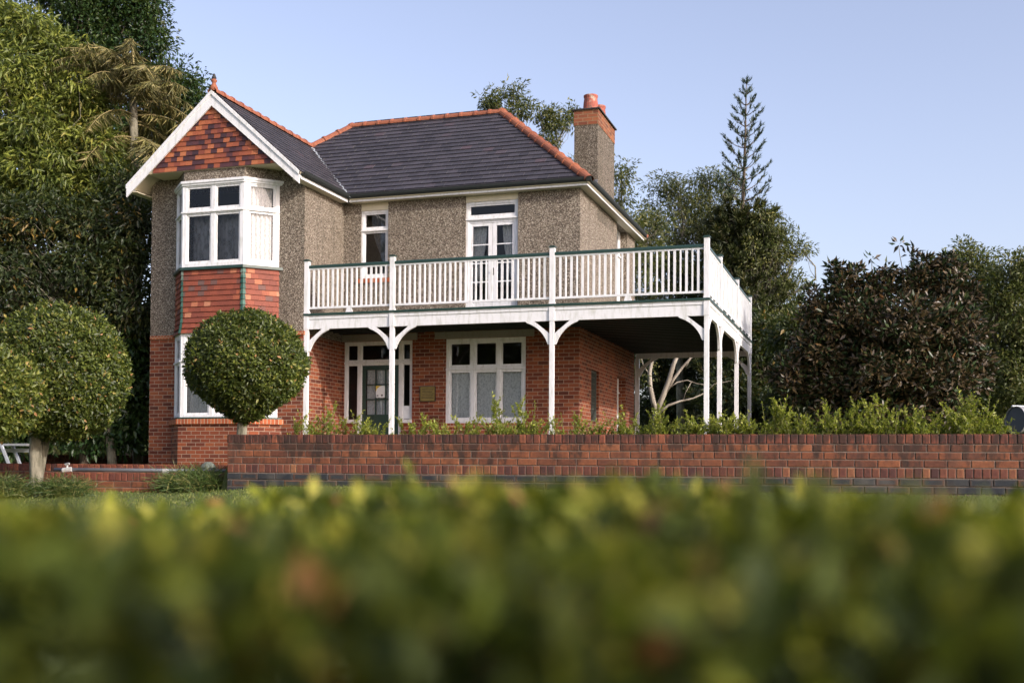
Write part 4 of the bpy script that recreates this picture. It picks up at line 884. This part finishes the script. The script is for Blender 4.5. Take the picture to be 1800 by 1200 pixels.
# Norfolk pine
pn_Z = 44.; ptop = at(1312, 143, pn_Z); pb_ = atg(1297, pn_Z, GRD)
pine = empty('pine_tree', tuple(pb_), 'tall narrow pine tree with tiers of upswept branches rising above the right hand trees', 'pine tree')
tb = MB(); H_ = ptop[2]-pb_[2]; axp = lambda h: pb_+(ptop-pb_)*(h/H_)+CR*(.12*math.sin(h*.5))*(1-h/H_)
tb.tube([axp(h) for h in np.linspace(-.2, H_, 24)], list(np.linspace(.22, .012, 24)), 7)
S1, S2 = [], []; yv = H_-.10; ti = 0; CA, CD, CO = [], [], []
prof = [(0, .04), (.5, .22), (1.3, .62), (2.4, .88), (4.4, 1.15), (6.4, 1.65), (8.5, 2.15), (10.5, 2.6), (13, 2.6), (16, 2.2)]
while yv > 1.2:
    dpt = H_-yv; Lr = float(np.interp(dpt, [p_[0] for p_ in prof], [p_[1] for p_ in prof])); nb = 5 if dpt < 5.3 else 7
    for k in range(nb):
        a = 2*math.pi*k/nb+ti*.55+R.uniform(-.15, .15); L_ = Lr*R.uniform(.78, 1.12); up_ = math.radians(R.uniform(30, 42) if dpt < 5.5 else R.uniform(14, 30)); h0 = axp(yv)
        dirn = np.array([math.cos(a)*math.cos(up_), math.sin(a)*math.cos(up_), math.sin(up_)])
        pts = [h0+dirn*L_*s+K*(-.10*L_*math.sin(math.pi*s)) for s in np.linspace(0, 1, 6)]; tb.tube(pts, list(np.linspace(.022+.004*dpt/4, .006, 6)), 4, False)
        dense = dpt > 5.3; nt_ = 1 if dpt < 1.0 else 2 if dpt < 2 else (3 if not dense else 10)
        for j in range(nt_):
            s = 1-.30*j/nt_*1.6 if not dense else 1-.8*j/nt_
            s = max(.2, s-R.uniform(0, .05)); q = pts[0]+(pts[-1]-pts[0])*s+K*(-.10*L_*math.sin(math.pi*s)); sd = unit(np.cross(dirn, K))*R.uniform(-1, 1)*(.12 if not dense else .4)*min(1, L_)
            (CO if dense else CA).append((q+sd, unit(dirn+K*.35)))
    yv -= .42 if dpt < 5.3 else .40; ti += 1
def tufts(C, m, L, W, spread, tb_):
    P = np.array([c[0] for c in C]); A = np.array([c[1] for c in C]); n = len(P)*m; P = np.repeat(P, m, 0)+np.repeat(A, m, 0)*NR.uniform(-.10, .12, (n, 1))+NR.normal(0, .022, (n, 3)); D = unit(np.repeat(A, m, 0)+NR.normal(0, spread, (n, 3))+[0, 0, .25])
    return leaf_arrays(P, D, NR.normal(0, 1, (n, 3)), L*NR.uniform(.6, 1.2, n), np.full(n, W), np.clip(NR.normal(tb_, .2, n), 0, 1))
leaf_mesh('crown', [tufts(CA, 16, .20, .035, .42, .4)], LM_PINE, pine)
leaf_mesh('lower_crown', [tufts(CO, 30, .32, .05, .6, .5)], LM_PINEO, pine)
tb.build('trunk', BARKD, pine, smooth=True, fix=False)

# eucalypts behind and right of the house
EU = dict(L=.15, W=.05, droop=.45, up=.5, rc=.36, axisbias=.6, curl=.15)
def euc(label, bx, Z, fork, lobes, ncl, **kw):
    ncl = int(ncl*1.25); k = dict(EU); k.update(kw); return tree('eucalyptus_tree', label, 'tree', atg(bx, Z, GRD), fork, lobes, LM_EUC, BARKG, group='tall loose eucalyptus trees behind the house', ncl=ncl, **k)
euc('eucalyptus top showing above the roof hip beside the chimney', 960, 42, at(935, 330, 42), [lob(866, 180, 28, 42, 30), lob(903, 165, 20, 42, 22), lob(918, 190, 24, 41.5, 20), lob(950, 205, 16, 42, 20), lob(978, 215, 26, 42, 30), lob(1003, 205, 18, 42.3, 22), lob(965, 240, 16, 42, 20), lob(892, 215, 16, 42, 14), lob(1015, 300, 26, 42, 30), lob(985, 290, 16, 42, 14)], 16, shell=.7, mpl=24, rc=.30, L=.17, W=.05, limbr=.05)
euc('eucalyptus whose leafy top hangs just right of the chimney', 1090, 40, at(1085, 480, 40), [lob(1092, 305, 24, 40, 24), lob(1090, 350, 26, 40, 24), lob(1105, 395, 36, 40, 30), lob(1150, 400, 40, 40.5, 40), lob(1120, 450, 50, 40, 40), lob(1075, 440, 40, 40, 50)], 30, shell=.6, mpl=30)
euc('broad eucalyptus between the chimney and the tall pine', 1200, 46, at(1195, 540, 46), [lob(1165, 330, 34, 46, 26), lob(1190, 350, 40, 46, 34), lob(1140, 370, 26, 46, 20), lob(1210, 400, 60, 46, 50), lob(1150, 440, 60, 46, 50), lob(1205, 470, 70, 45.5, 50), lob(1140, 520, 70, 46, 60), lob(1230, 560, 80, 46, 60)], 55, shell=.5, mpl=38)
euc('eucalyptus just left of and behind the tall pine', 1262, 47, at(1260, 520, 47), [lob(1240, 312, 32, 47, 24), lob(1225, 345, 30, 47, 26), lob(1275, 330, 40, 47, 34), lob(1255, 390, 55, 47, 46), lob(1290, 430, 60, 47, 50), lob(1255, 500, 75, 46.5, 60), lob(1300, 560, 80, 47, 60)], 55, shell=.5, mpl=38)
euc('leaning eucalyptus with loose branches reaching right of the pine', 1345, 43, at(1335, 560, 43), [lob(1345, 385, 34, 43, 26), lob(1365, 420, 40, 43, 36), lob(1395, 445, 34, 43, 20), lob(1412, 440, 14, 43, 12), lob(1330, 450, 50, 43, 40), lob(1380, 500, 38, 43, 36), lob(1345, 530, 60, 43, 44), lob(1390, 555, 36, 43, 24), lob(1330, 590, 70, 43, 50)], 34, shell=.6, mpl=32)
# far right trees
tree('evergreen_tree', 'tall dark green tree behind the right side of the brown leaved magnolia', 'tree', atg(1690, 40, GRD), at(1690, 620, 40), [lob(1690, 455, 28, 40, 30), lob(1720, 465, 38, 40, 30), lob(1700, 520, 60, 40, 50), lob(1745, 550, 50, 40, 60), lob(1720, 620, 70, 40, 55), lob(1660, 600, 50, 40, 60), lob(1690, 690, 70, 40, 45)], LM_EUC, BARKD, ncl=75, mpl=42, rc=.42, L=.15, W=.06, shell=.45, group='dark trees at the right edge')
tree('evergreen_tree', 'dense green tree cut by the right edge of the picture', 'tree', atg(1800, 38, GRD), at(1800, 620, 38), [lob(1790, 480, 40, 38, 38), lob(1760, 520, 36, 38, 40), lob(1830, 490, 60, 38, 50), lob(1790, 570, 60, 38, 60), lob(1840, 600, 70, 38, 60), lob(1770, 650, 50, 38, 60), lob(1830, 700, 70, 38, 50)], LM_EUC, BARKD, ncl=80, mpl=42, rc=.42, L=.15, W=.06, shell=.45, group='dark trees at the right edge')
# magnolia
MG = tree('magnolia_tree', 'broad magnolia with glossy leaves brown beneath, right of the verandah', 'tree', atg(1570, 27, GRD), at(1575, 690, 27),
     [lob(1480, 500, 30, 27, 24), lob(1442, 540, 28, 27, 22), lob(1535, 508, 32, 27, 28), lob(1603, 500, 34, 27, 30), lob(1655, 488, 36, 27, 30), lob(1695, 520, 28, 27, 34), lob(1428, 512, 12, 27, 9), lob(1468, 474, 14, 27, 9), lob(1505, 480, 12, 27, 10), lob(1560, 478, 13, 27, 12), lob(1625, 462, 16, 27, 12), lob(1668, 456, 15, 27, 10), lob(1418, 560, 14, 27, 10), lob(1500, 570, 70, 27, 56), lob(1590, 580, 75, 26.3, 60), lob(1670, 580, 60, 26.6, 60), lob(1540, 660, 80, 26.5, 50), lob(1640, 670, 76, 26.4, 50), lob(1700, 650, 44, 27, 50), lob(1450, 610, 50, 27, 50), lob(1470, 680, 60, 27, 50), lob(1560, 730, 70, 26.5, 34), lob(1650, 735, 60, 26.5, 32), lob(1475, 735, 60, 27, 32), lob(1405, 660, 45, 27.3, 50)],
     LM_MAG, BARKG, ncl=150, mpl=12, rc=.13, L=.16, W=.064, droop=-.25, up=.6, shell=.42, limbr=.06, twig=.014, axisbias=1.5, curl=.05, vis_twig=3)
sp = MB()
for (x0, y0, x1, y1) in ((1590, 500, 1580, 432), (1592, 490, 1607, 444), (1500, 500, 1450, 472), (1535, 490, 1531, 455), (1500, 495, 1487, 458)): sp.tube(curve(at(x0, y0, 27), at(x1, y1, 27), .1, 5), list(np.linspace(.012, .006, 5)), 4, False)
sp.pieces('bare_twig', BARKG, MG); C = np.array([at(1580, 428, 27), at(1607, 442, 27), at(1598, 446, 27), at(1531, 453, 27)])
for c_ in C: leaf_mesh('top_rosette', [cluster_leaves(c_[None, :], .1, 11, .18, .07, None, -.3, .2, axisbias=1.2)], LM_MAG, MG)
# pale forked tree seen under the verandah
pz = 33.; fr_ = empty('pale_tree', tuple(atg(1152, pz, GRD)), 'bare pale grey tree forking behind the house, seen under the verandah', 'tree'); m = MB()
def br(pts, r0, r1): P = [at(x, y, pz) for x, y in pts]; m.tube(P, list(np.linspace(r0, r1, len(P))), 8)
m.tube([atg(1152, pz, -.2), at(1150, 765, pz), at(1152, 740, pz), at(1154, 722, pz)], [.13, .115, .10, .10], 10)
br([(1154, 728), (1148, 705), (1143, 680), (1142, 655), (1146, 635), (1158, 622), (1175, 612)], .085, .03); br([(1153, 726), (1166, 695), (1176, 668), (1184, 640), (1196, 612), (1205, 590)], .085, .05)
br([(1170, 690), (1185, 665), (1200, 645), (1215, 628), (1240, 618), (1270, 620)], .05, .018); br([(1155, 728), (1175, 712), (1195, 705), (1218, 700), (1240, 690)], .045, .015); br([(1176, 682), (1190, 672), (1208, 668), (1225, 674), (1240, 676)], .022, .008); br([(1205, 645), (1213, 630), (1222, 605)], .03, .015); br([(1215, 672), (1205, 690), (1200, 705)], .01, .006)
br([(1240, 690), (1255, 675), (1290, 668)], .013, .006); br([(1142, 660), (1130, 640), (1125, 620)], .02, .01); br([(1196, 612), (1180, 590)], .04, .03); m.build('trunk', BARKP, fr_, smooth=True, fix=False)
leaf_mesh('crown', [cluster_leaves(np.array([at(x, y, pz+R.uniform(-1, 1)) for x, y in ((1130, 600), (1160, 590), (1200, 580), (1240, 600), (1128, 660), (1134, 640))]), .5, 60, .12, .05, None, .3)], LM_EUC, fr_)
# dark shrub masses closing the view on the right
def mass(label, xs, y0, Z, rp, mat=LM_UNDER, ncl=110, name='background_tree', mpl=38, L=.17, W=.07, base=None):
    lobes = [lob(x, y0+R.uniform(-14, 14), rp, Z+R.uniform(-.8, .8), rp*.8) for x in xs]+[lob(x, (y0+780)/2+R.uniform(-10, 10), rp, Z+R.uniform(-.8, .8), rp*.9) for x in xs]+[lob(x, 775, rp, Z, rp*.8) for x in xs]
    mx = sum(xs)/len(xs); return tree(name, label, 'tree', atg(mx, Z, GRD), at(mx, 760, Z), lobes, mat, BARKD, ncl=ncl//len(lobes)*3, mpl=mpl, rc=.5, L=L, W=W, shell=.45, group='dark trees filling the background', vis_twig=3)
mass('dark tree behind the verandah posts and the pale forked tree', (1140, 1190, 1245), 640, 48, 52, ncl=330)
mass('dark tree directly behind the right end of the verandah', (1290, 1340, 1390), 600, 38, 52, ncl=330)
mass('dark reddish brown bush left of the magnolia', (1400, 1440, 1480), 600, 33, 44, ncl=300)
mass('dark low tree behind the magnolia trunk', (1530, 1590, 1650), 650, 34, 54, ncl=300)
mass('dark low tree behind the grey drum', (1700, 1760, 1820), 650, 42, 54, ncl=300)
# left side
MGO = dict(L=.20, W=.052, droop=.75, up=.3, rc=.42, axisbias=.8, curl=.25)
tree('mango_tree', 'tall tree with drooping sunlit yellow green leaves at the left edge', 'tree', atg(20, 29, GRD), at(40, 430, 29),
     [lob(40, 60, 60, 29, 55), lob(-10, 40, 60, 29.5, 60), lob(100, 110, 60, 29, 45), lob(30, 150, 75, 28.6, 55), lob(120, 180, 65, 28.6, 50), lob(150, 195, 42, 29, 46), lob(60, 230, 80, 28.4, 50), lob(160, 270, 60, 28.6, 50), lob(178, 262, 24, 28.4, 40), lob(-10, 250, 60, 28.6, 50), lob(90, 310, 80, 28.3, 45), lob(10, 330, 60, 28.5, 45), lob(160, 340, 50, 28.5, 40)],
     LM_MANGO, BARKG, .2, ncl=44, mpl=60, shell=.55, limbr=.055, twig=.018, **MGO)
tree('evergreen_tree', 'very dark dense tree rising behind the palm at the top left', 'tree', atg(230, 38, GRD), at(240, 430, 38),
     [lob(150, 0, 60, 38, 50), lob(240, 10, 55, 38, 50), lob(190, 50, 55, 38, 50), lob(265, 70, 36, 38, 45), lob(130, 60, 60, 38, 50), lob(200, 130, 70, 38, 60), lob(280, 150, 50, 37.6, 40), lob(320, 150, 34, 38, 36), lob(345, 175, 24, 38, 28), lob(300, 215, 55, 38, 45), lob(220, 240, 70, 38, 60), lob(280, 290, 60, 38, 60), lob(210, -60, 70, 38, 50), lob(100, -30, 70, 38, 50)],
     LM_DARK, BARKD, .3, vis_twig=4, ncl=90, mpl=42, L=.15, W=.065, rc=.5, shell=.5, group='dark trees on the left')
tree('evergreen_tree', 'dark green tree with scattered yellow leaves beside the gabled wing', 'tree', atg(200, 27.8, GRD), at(190, 620, 27.8),
     [lob(225, 330, 44, 27.8, 40), lob(240, 390, 44, 27.5, 50), lob(170, 400, 60, 27.5, 45), lob(235, 460, 50, 27.5, 50), lob(90, 390, 70, 27.5, 45), lob(20, 400, 60, 27.5, 50), lob(150, 480, 75, 27.5, 50), lob(50, 480, 80, 27.5, 55), lob(-20, 480, 60, 27.5, 60), lob(230, 540, 55, 27.5, 55), lob(150, 560, 75, 27.8, 50), lob(50, 560, 80, 27.8, 55)],
     LM_UNDER, BARKG, .12, ncl=62, mpl=42, L=.17, W=.055, rc=.45, shell=.5, droop=.5, limbr=.06, twig=.02, group='dark trees on the left')
tree('evergreen_tree', 'deep shaded tree filling the gap left of the house corner above the far brick wall', 'tree', atg(150, 28.2, GRD), at(150, 720, 28.2),
     [lob(240, 590, 48, 28.2, 50), lob(190, 620, 60, 28.2, 50), lob(240, 660, 50, 28.2, 50), lob(190, 700, 60, 28.2, 50), lob(245, 730, 45, 28.2, 45), lob(190, 765, 60, 28.2, 22), lob(100, 640, 70, 28.2, 60), lob(20, 640, 70, 28.2, 60), lob(100, 735, 70, 28.2, 48), lob(20, 755, 70, 28.2, 35), lob(-40, 700, 60, 28.2, 80)],
     LM_DARK, BARKD, .12, ncl=85, mpl=42, L=.17, W=.07, rc=.5, shell=.5, vis_twig=2, group='dark trees on the left')
# palm with dry hanging fronds
pZ = 29.0; pr0 = atg(243, pZ, GRD); palm = empty('palm_tree', tuple(pr0), 'palm with dry golden brown fronds between the left trees and the gable', 'palm tree')
m = MB(); m.tube([pr0-K*.2, at(240, 500, pZ), at(236, 260, pZ), at(234, 170, pZ)], [.13, .12, .11, .10], 9); m.build('trunk', BARKG, palm, smooth=True)
m = MB(); m.tube([at(234, 172, pZ), at(233, 120, pZ), at(234, 70, pZ)], [.085, .05, .012], 8); m.build('spear', m_bark('palm_spear', (.2, .17, .07), (.34, .28, .13)), palm, smooth=True)
LP, rb_ = [], MB()
for k in range(40):
    z_ = R.uniform(0, 1)**1.1; c = at(235, 125+150*z_, pZ); a = k*2.4; el = math.radians(R.uniform(50, 70)-62*z_-R.uniform(0, 18)); Lf = R.uniform(1.5, 2.3)
    d = np.array([math.cos(a)*math.cos(el), math.sin(a)*math.cos(el), math.sin(el)]); pts = [c]; seg = Lf/10
    for s in range(10): d = unit(d+K*-.13); pts.append(pts[-1]+d*seg)
    rb_.tube(pts, list(np.linspace(.02, .004, 11)), 4, False); line = np.array(pts); mm = 76; s = np.linspace(1.2, 9.9, mm); i = s.astype(int); f = (s-i)[:, None]; P = line[i]*(1-f)+line[np.minimum(i+1, 10)]*f; td = unit(line[np.minimum(i+1, 10)]-line[i]); sd = unit(np.cross(td, K)); sg = np.where(np.arange(mm) % 2, 1., -1.)[:, None]
    D = unit(sd*sg*.75+td*.4-K*.75+NR.normal(0, .3, (mm, 3))); Lx = .55*np.sin(np.clip(s/10*math.pi*.92+.2, 0, 3.1))*NR.uniform(.7, 1.1, mm)+.05; LP.append(leaf_arrays(P, D, NR.normal(0, .5, (mm, 3))+td, Lx, np.full(mm, .036), np.clip(NR.normal(.5, .25, mm), 0, 1), .2, .25, .3))
leaf_mesh('fronds', LP, LM_PALM, palm); rb_.build('frond_stalks', m_bark('palm_stalk', (.2, .16, .07), (.3, .25, .12)), palm, fix=False)

# distant wood so that gaps do not open onto a bare horizon
LMF = LM_UNDER; sets = []
for k in range(120):
    an = YAW+R.uniform(-.62, .62); rr = R.uniform(75, 95); c = EYE+np.array([math.sin(an), math.cos(an), 0])*rr; hh = R.uniform(1.5, 4.0); C, d = sample_lobe(c+K*hh*.5, (4, 4, hh), 24, .4); sets.append(cluster_leaves(C, 1.2, 14, .7, .45, d, .2))
tag(leaf_mesh('distant_wood', sets, LMF), kind='stuff')
sets = []
for k in range(40):   # the wood at the viewer's back, which the windows mirror
    an = math.radians(-40+125*k/39+R.uniform(-2, 2)); rr = R.uniform(16, 24); c = EYE+np.array([-4, 0, 0])+np.array([-math.sin(an), -math.cos(an), 0])*rr; hh = R.uniform(4, 7.5)*(1 if an > -.2 else .5)
    C, d = sample_lobe(c+K*(hh-1.4), (2.6, 2.6, hh), 60, .5); sets.append(cluster_leaves(C, 1.1, 16, .6, .3, d, .2))
tag(leaf_mesh('distant_wood', sets, LMF), kind='stuff')

# ================================================================== FOREGROUND HEDGE
hd = empty('hedge', tuple(EYE+_f*1.1-K*1.3), 'clipped leafy hedge close in front of the viewer, far out of focus', 'hedge')
def hp(lat, z, Z): return EYE+np.outer(lat, _r)+np.outer(Z, _f)+np.outer(z, K)
sets = []
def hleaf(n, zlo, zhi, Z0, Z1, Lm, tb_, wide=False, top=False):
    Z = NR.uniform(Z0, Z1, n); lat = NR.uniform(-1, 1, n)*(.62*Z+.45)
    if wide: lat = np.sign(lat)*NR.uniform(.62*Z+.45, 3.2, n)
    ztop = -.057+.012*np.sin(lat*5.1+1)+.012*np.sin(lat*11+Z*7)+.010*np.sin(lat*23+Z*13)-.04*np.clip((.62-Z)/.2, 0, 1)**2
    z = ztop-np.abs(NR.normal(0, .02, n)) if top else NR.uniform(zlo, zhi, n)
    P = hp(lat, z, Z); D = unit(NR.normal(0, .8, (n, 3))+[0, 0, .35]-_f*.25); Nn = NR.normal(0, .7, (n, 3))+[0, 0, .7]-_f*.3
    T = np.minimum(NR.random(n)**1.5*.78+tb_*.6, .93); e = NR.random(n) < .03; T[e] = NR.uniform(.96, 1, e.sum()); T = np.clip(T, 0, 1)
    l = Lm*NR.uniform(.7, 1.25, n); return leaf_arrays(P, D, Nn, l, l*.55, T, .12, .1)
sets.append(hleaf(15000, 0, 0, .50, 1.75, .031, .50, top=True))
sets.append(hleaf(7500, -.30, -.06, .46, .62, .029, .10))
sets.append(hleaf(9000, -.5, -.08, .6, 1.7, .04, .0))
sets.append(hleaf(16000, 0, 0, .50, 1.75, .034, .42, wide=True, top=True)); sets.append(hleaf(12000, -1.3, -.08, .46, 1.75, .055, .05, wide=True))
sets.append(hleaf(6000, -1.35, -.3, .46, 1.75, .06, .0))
n = 4800; Z = NR.uniform(-1.5, -.25, n); P = hp(NR.uniform(1.1, 1.7, n), NR.uniform(-1.2, 1.0, n), Z); l = NR.uniform(.04, .075, n)   # unseen leaf bank behind the viewer's right, added to shade the near hedge
sets.append(leaf_arrays(P, unit(NR.normal(0, 1, (n, 3))), NR.normal(0, 1, (n, 3)), l, l*.6, NR.random(n)*.7, .12, .1))
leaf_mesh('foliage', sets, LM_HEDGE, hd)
m = MB()
for k in range(60):
    Z = R.uniform(.6, 1.7); la = R.uniform(-1.1, 1.1); b = hp(np.array([la]), np.array([-1.35]), np.array([Z]))[0]; m.tube(curve(b, b+K*R.uniform(.9, 1.15)+NR.normal(0, .03, 3), .05, 5), [.012, .01, .008, .006, .003], 5, False)
m.build('stems', BARKD, hd, fix=False)
sg = MB(); b = at(737, 905, 1.75); tp_ = at(716, 826, 1.75); sg.tube(curve(b, tp_, .03, 5), [.003]*4+[.0015], 5, False); sg.build('stray_stem', STEM, hd, fix=False)
s_ = np.linspace(.25, 1, 9); P = b+(tp_-b)*s_[:, None]; leaf_mesh('stray_leaves', [leaf_arrays(P, unit(NR.normal(0, .45, (9, 3))+[0, 0, 1.]), NR.normal(0, 1, (9, 3))-_f, np.full(9, .024), np.full(9, .012), np.full(9, .7))], LM_HEDGE, hd)

# ================================================================== SKY, SUN, CAMERA
sdir = unit(np.array([.83, -.36, .41])); elev = math.asin(sdir[2]); az = math.atan2(sdir[0], sdir[1])
w = bpy.data.worlds.new('World'); S.world = w; w.use_nodes = True; nt_ = w.node_tree; bg = nt_.nodes['Background']; sky = nt_.nodes.new('ShaderNodeTexSky'); sky.sky_type = 'NISHITA'; sky.sun_disc = False
sky.sun_elevation = elev; sky.sun_rotation = az; sky.air_density = 1.0; sky.dust_density = 3.0; sky.ozone_density = 1.6; sky.altitude = 50
wb = nt_.nodes.new('ShaderNodeMix'); wb.data_type = 'RGBA'; wb.blend_type = 'MULTIPLY'; wb.inputs[0].default_value = 1; wb.inputs[7].default_value = (1.12, 1.03, 1.09, 1)
hs = nt_.nodes.new('ShaderNodeHueSaturation'); hs.inputs['Saturation'].default_value = .78; hs.inputs['Value'].default_value = 1.10; nt_.links.new(sky.outputs[0], hs.inputs['Color']); nt_.links.new(hs.outputs[0], wb.inputs[6]); nt_.links.new(wb.outputs[2], bg.inputs[0]); bg.inputs[1].default_value = .15
ld = bpy.data.lights.new('sun', 'SUN'); ld.energy = 2.6; ld.angle = math.radians(.6); ld.color = (1, .93, .85); lo_ = bpy.data.objects.new('sun', ld); COL.objects.link(lo_); lo_.rotation_euler = Vector(sdir).to_track_quat('Z', 'Y').to_euler(); lo_.location = (20, -20, 20)
cd = bpy.data.cameras.new('camera'); co = bpy.data.objects.new('camera', cd); COL.objects.link(co); S.camera = co
cd.sensor_width = 36; cd.lens = F/1800*36; cd.shift_y = (CY-600)/1800; cd.clip_start = .05; cd.clip_end = 3000
M = Matrix(((CR[0], CU[0], -CF[0], EYE[0]), (CR[1], CU[1], -CF[1], EYE[1]), (CR[2], CU[2], -CF[2], EYE[2]), (0, 0, 0, 1))); co.matrix_world = M
cd.dof.use_dof = True; cd.dof.focus_distance = 21; cd.dof.aperture_fstop = cd.lens/18.
S.view_settings.view_transform = 'Standard'; S.view_settings.look = 'None'; S.view_settings.exposure = 0.62; S.view_settings.gamma = 1
S.cycles.max_bounces = 7; S.cycles.transparent_max_bounces = 10; S.cycles.diffuse_bounces = 3; S.cycles.use_denoising = True
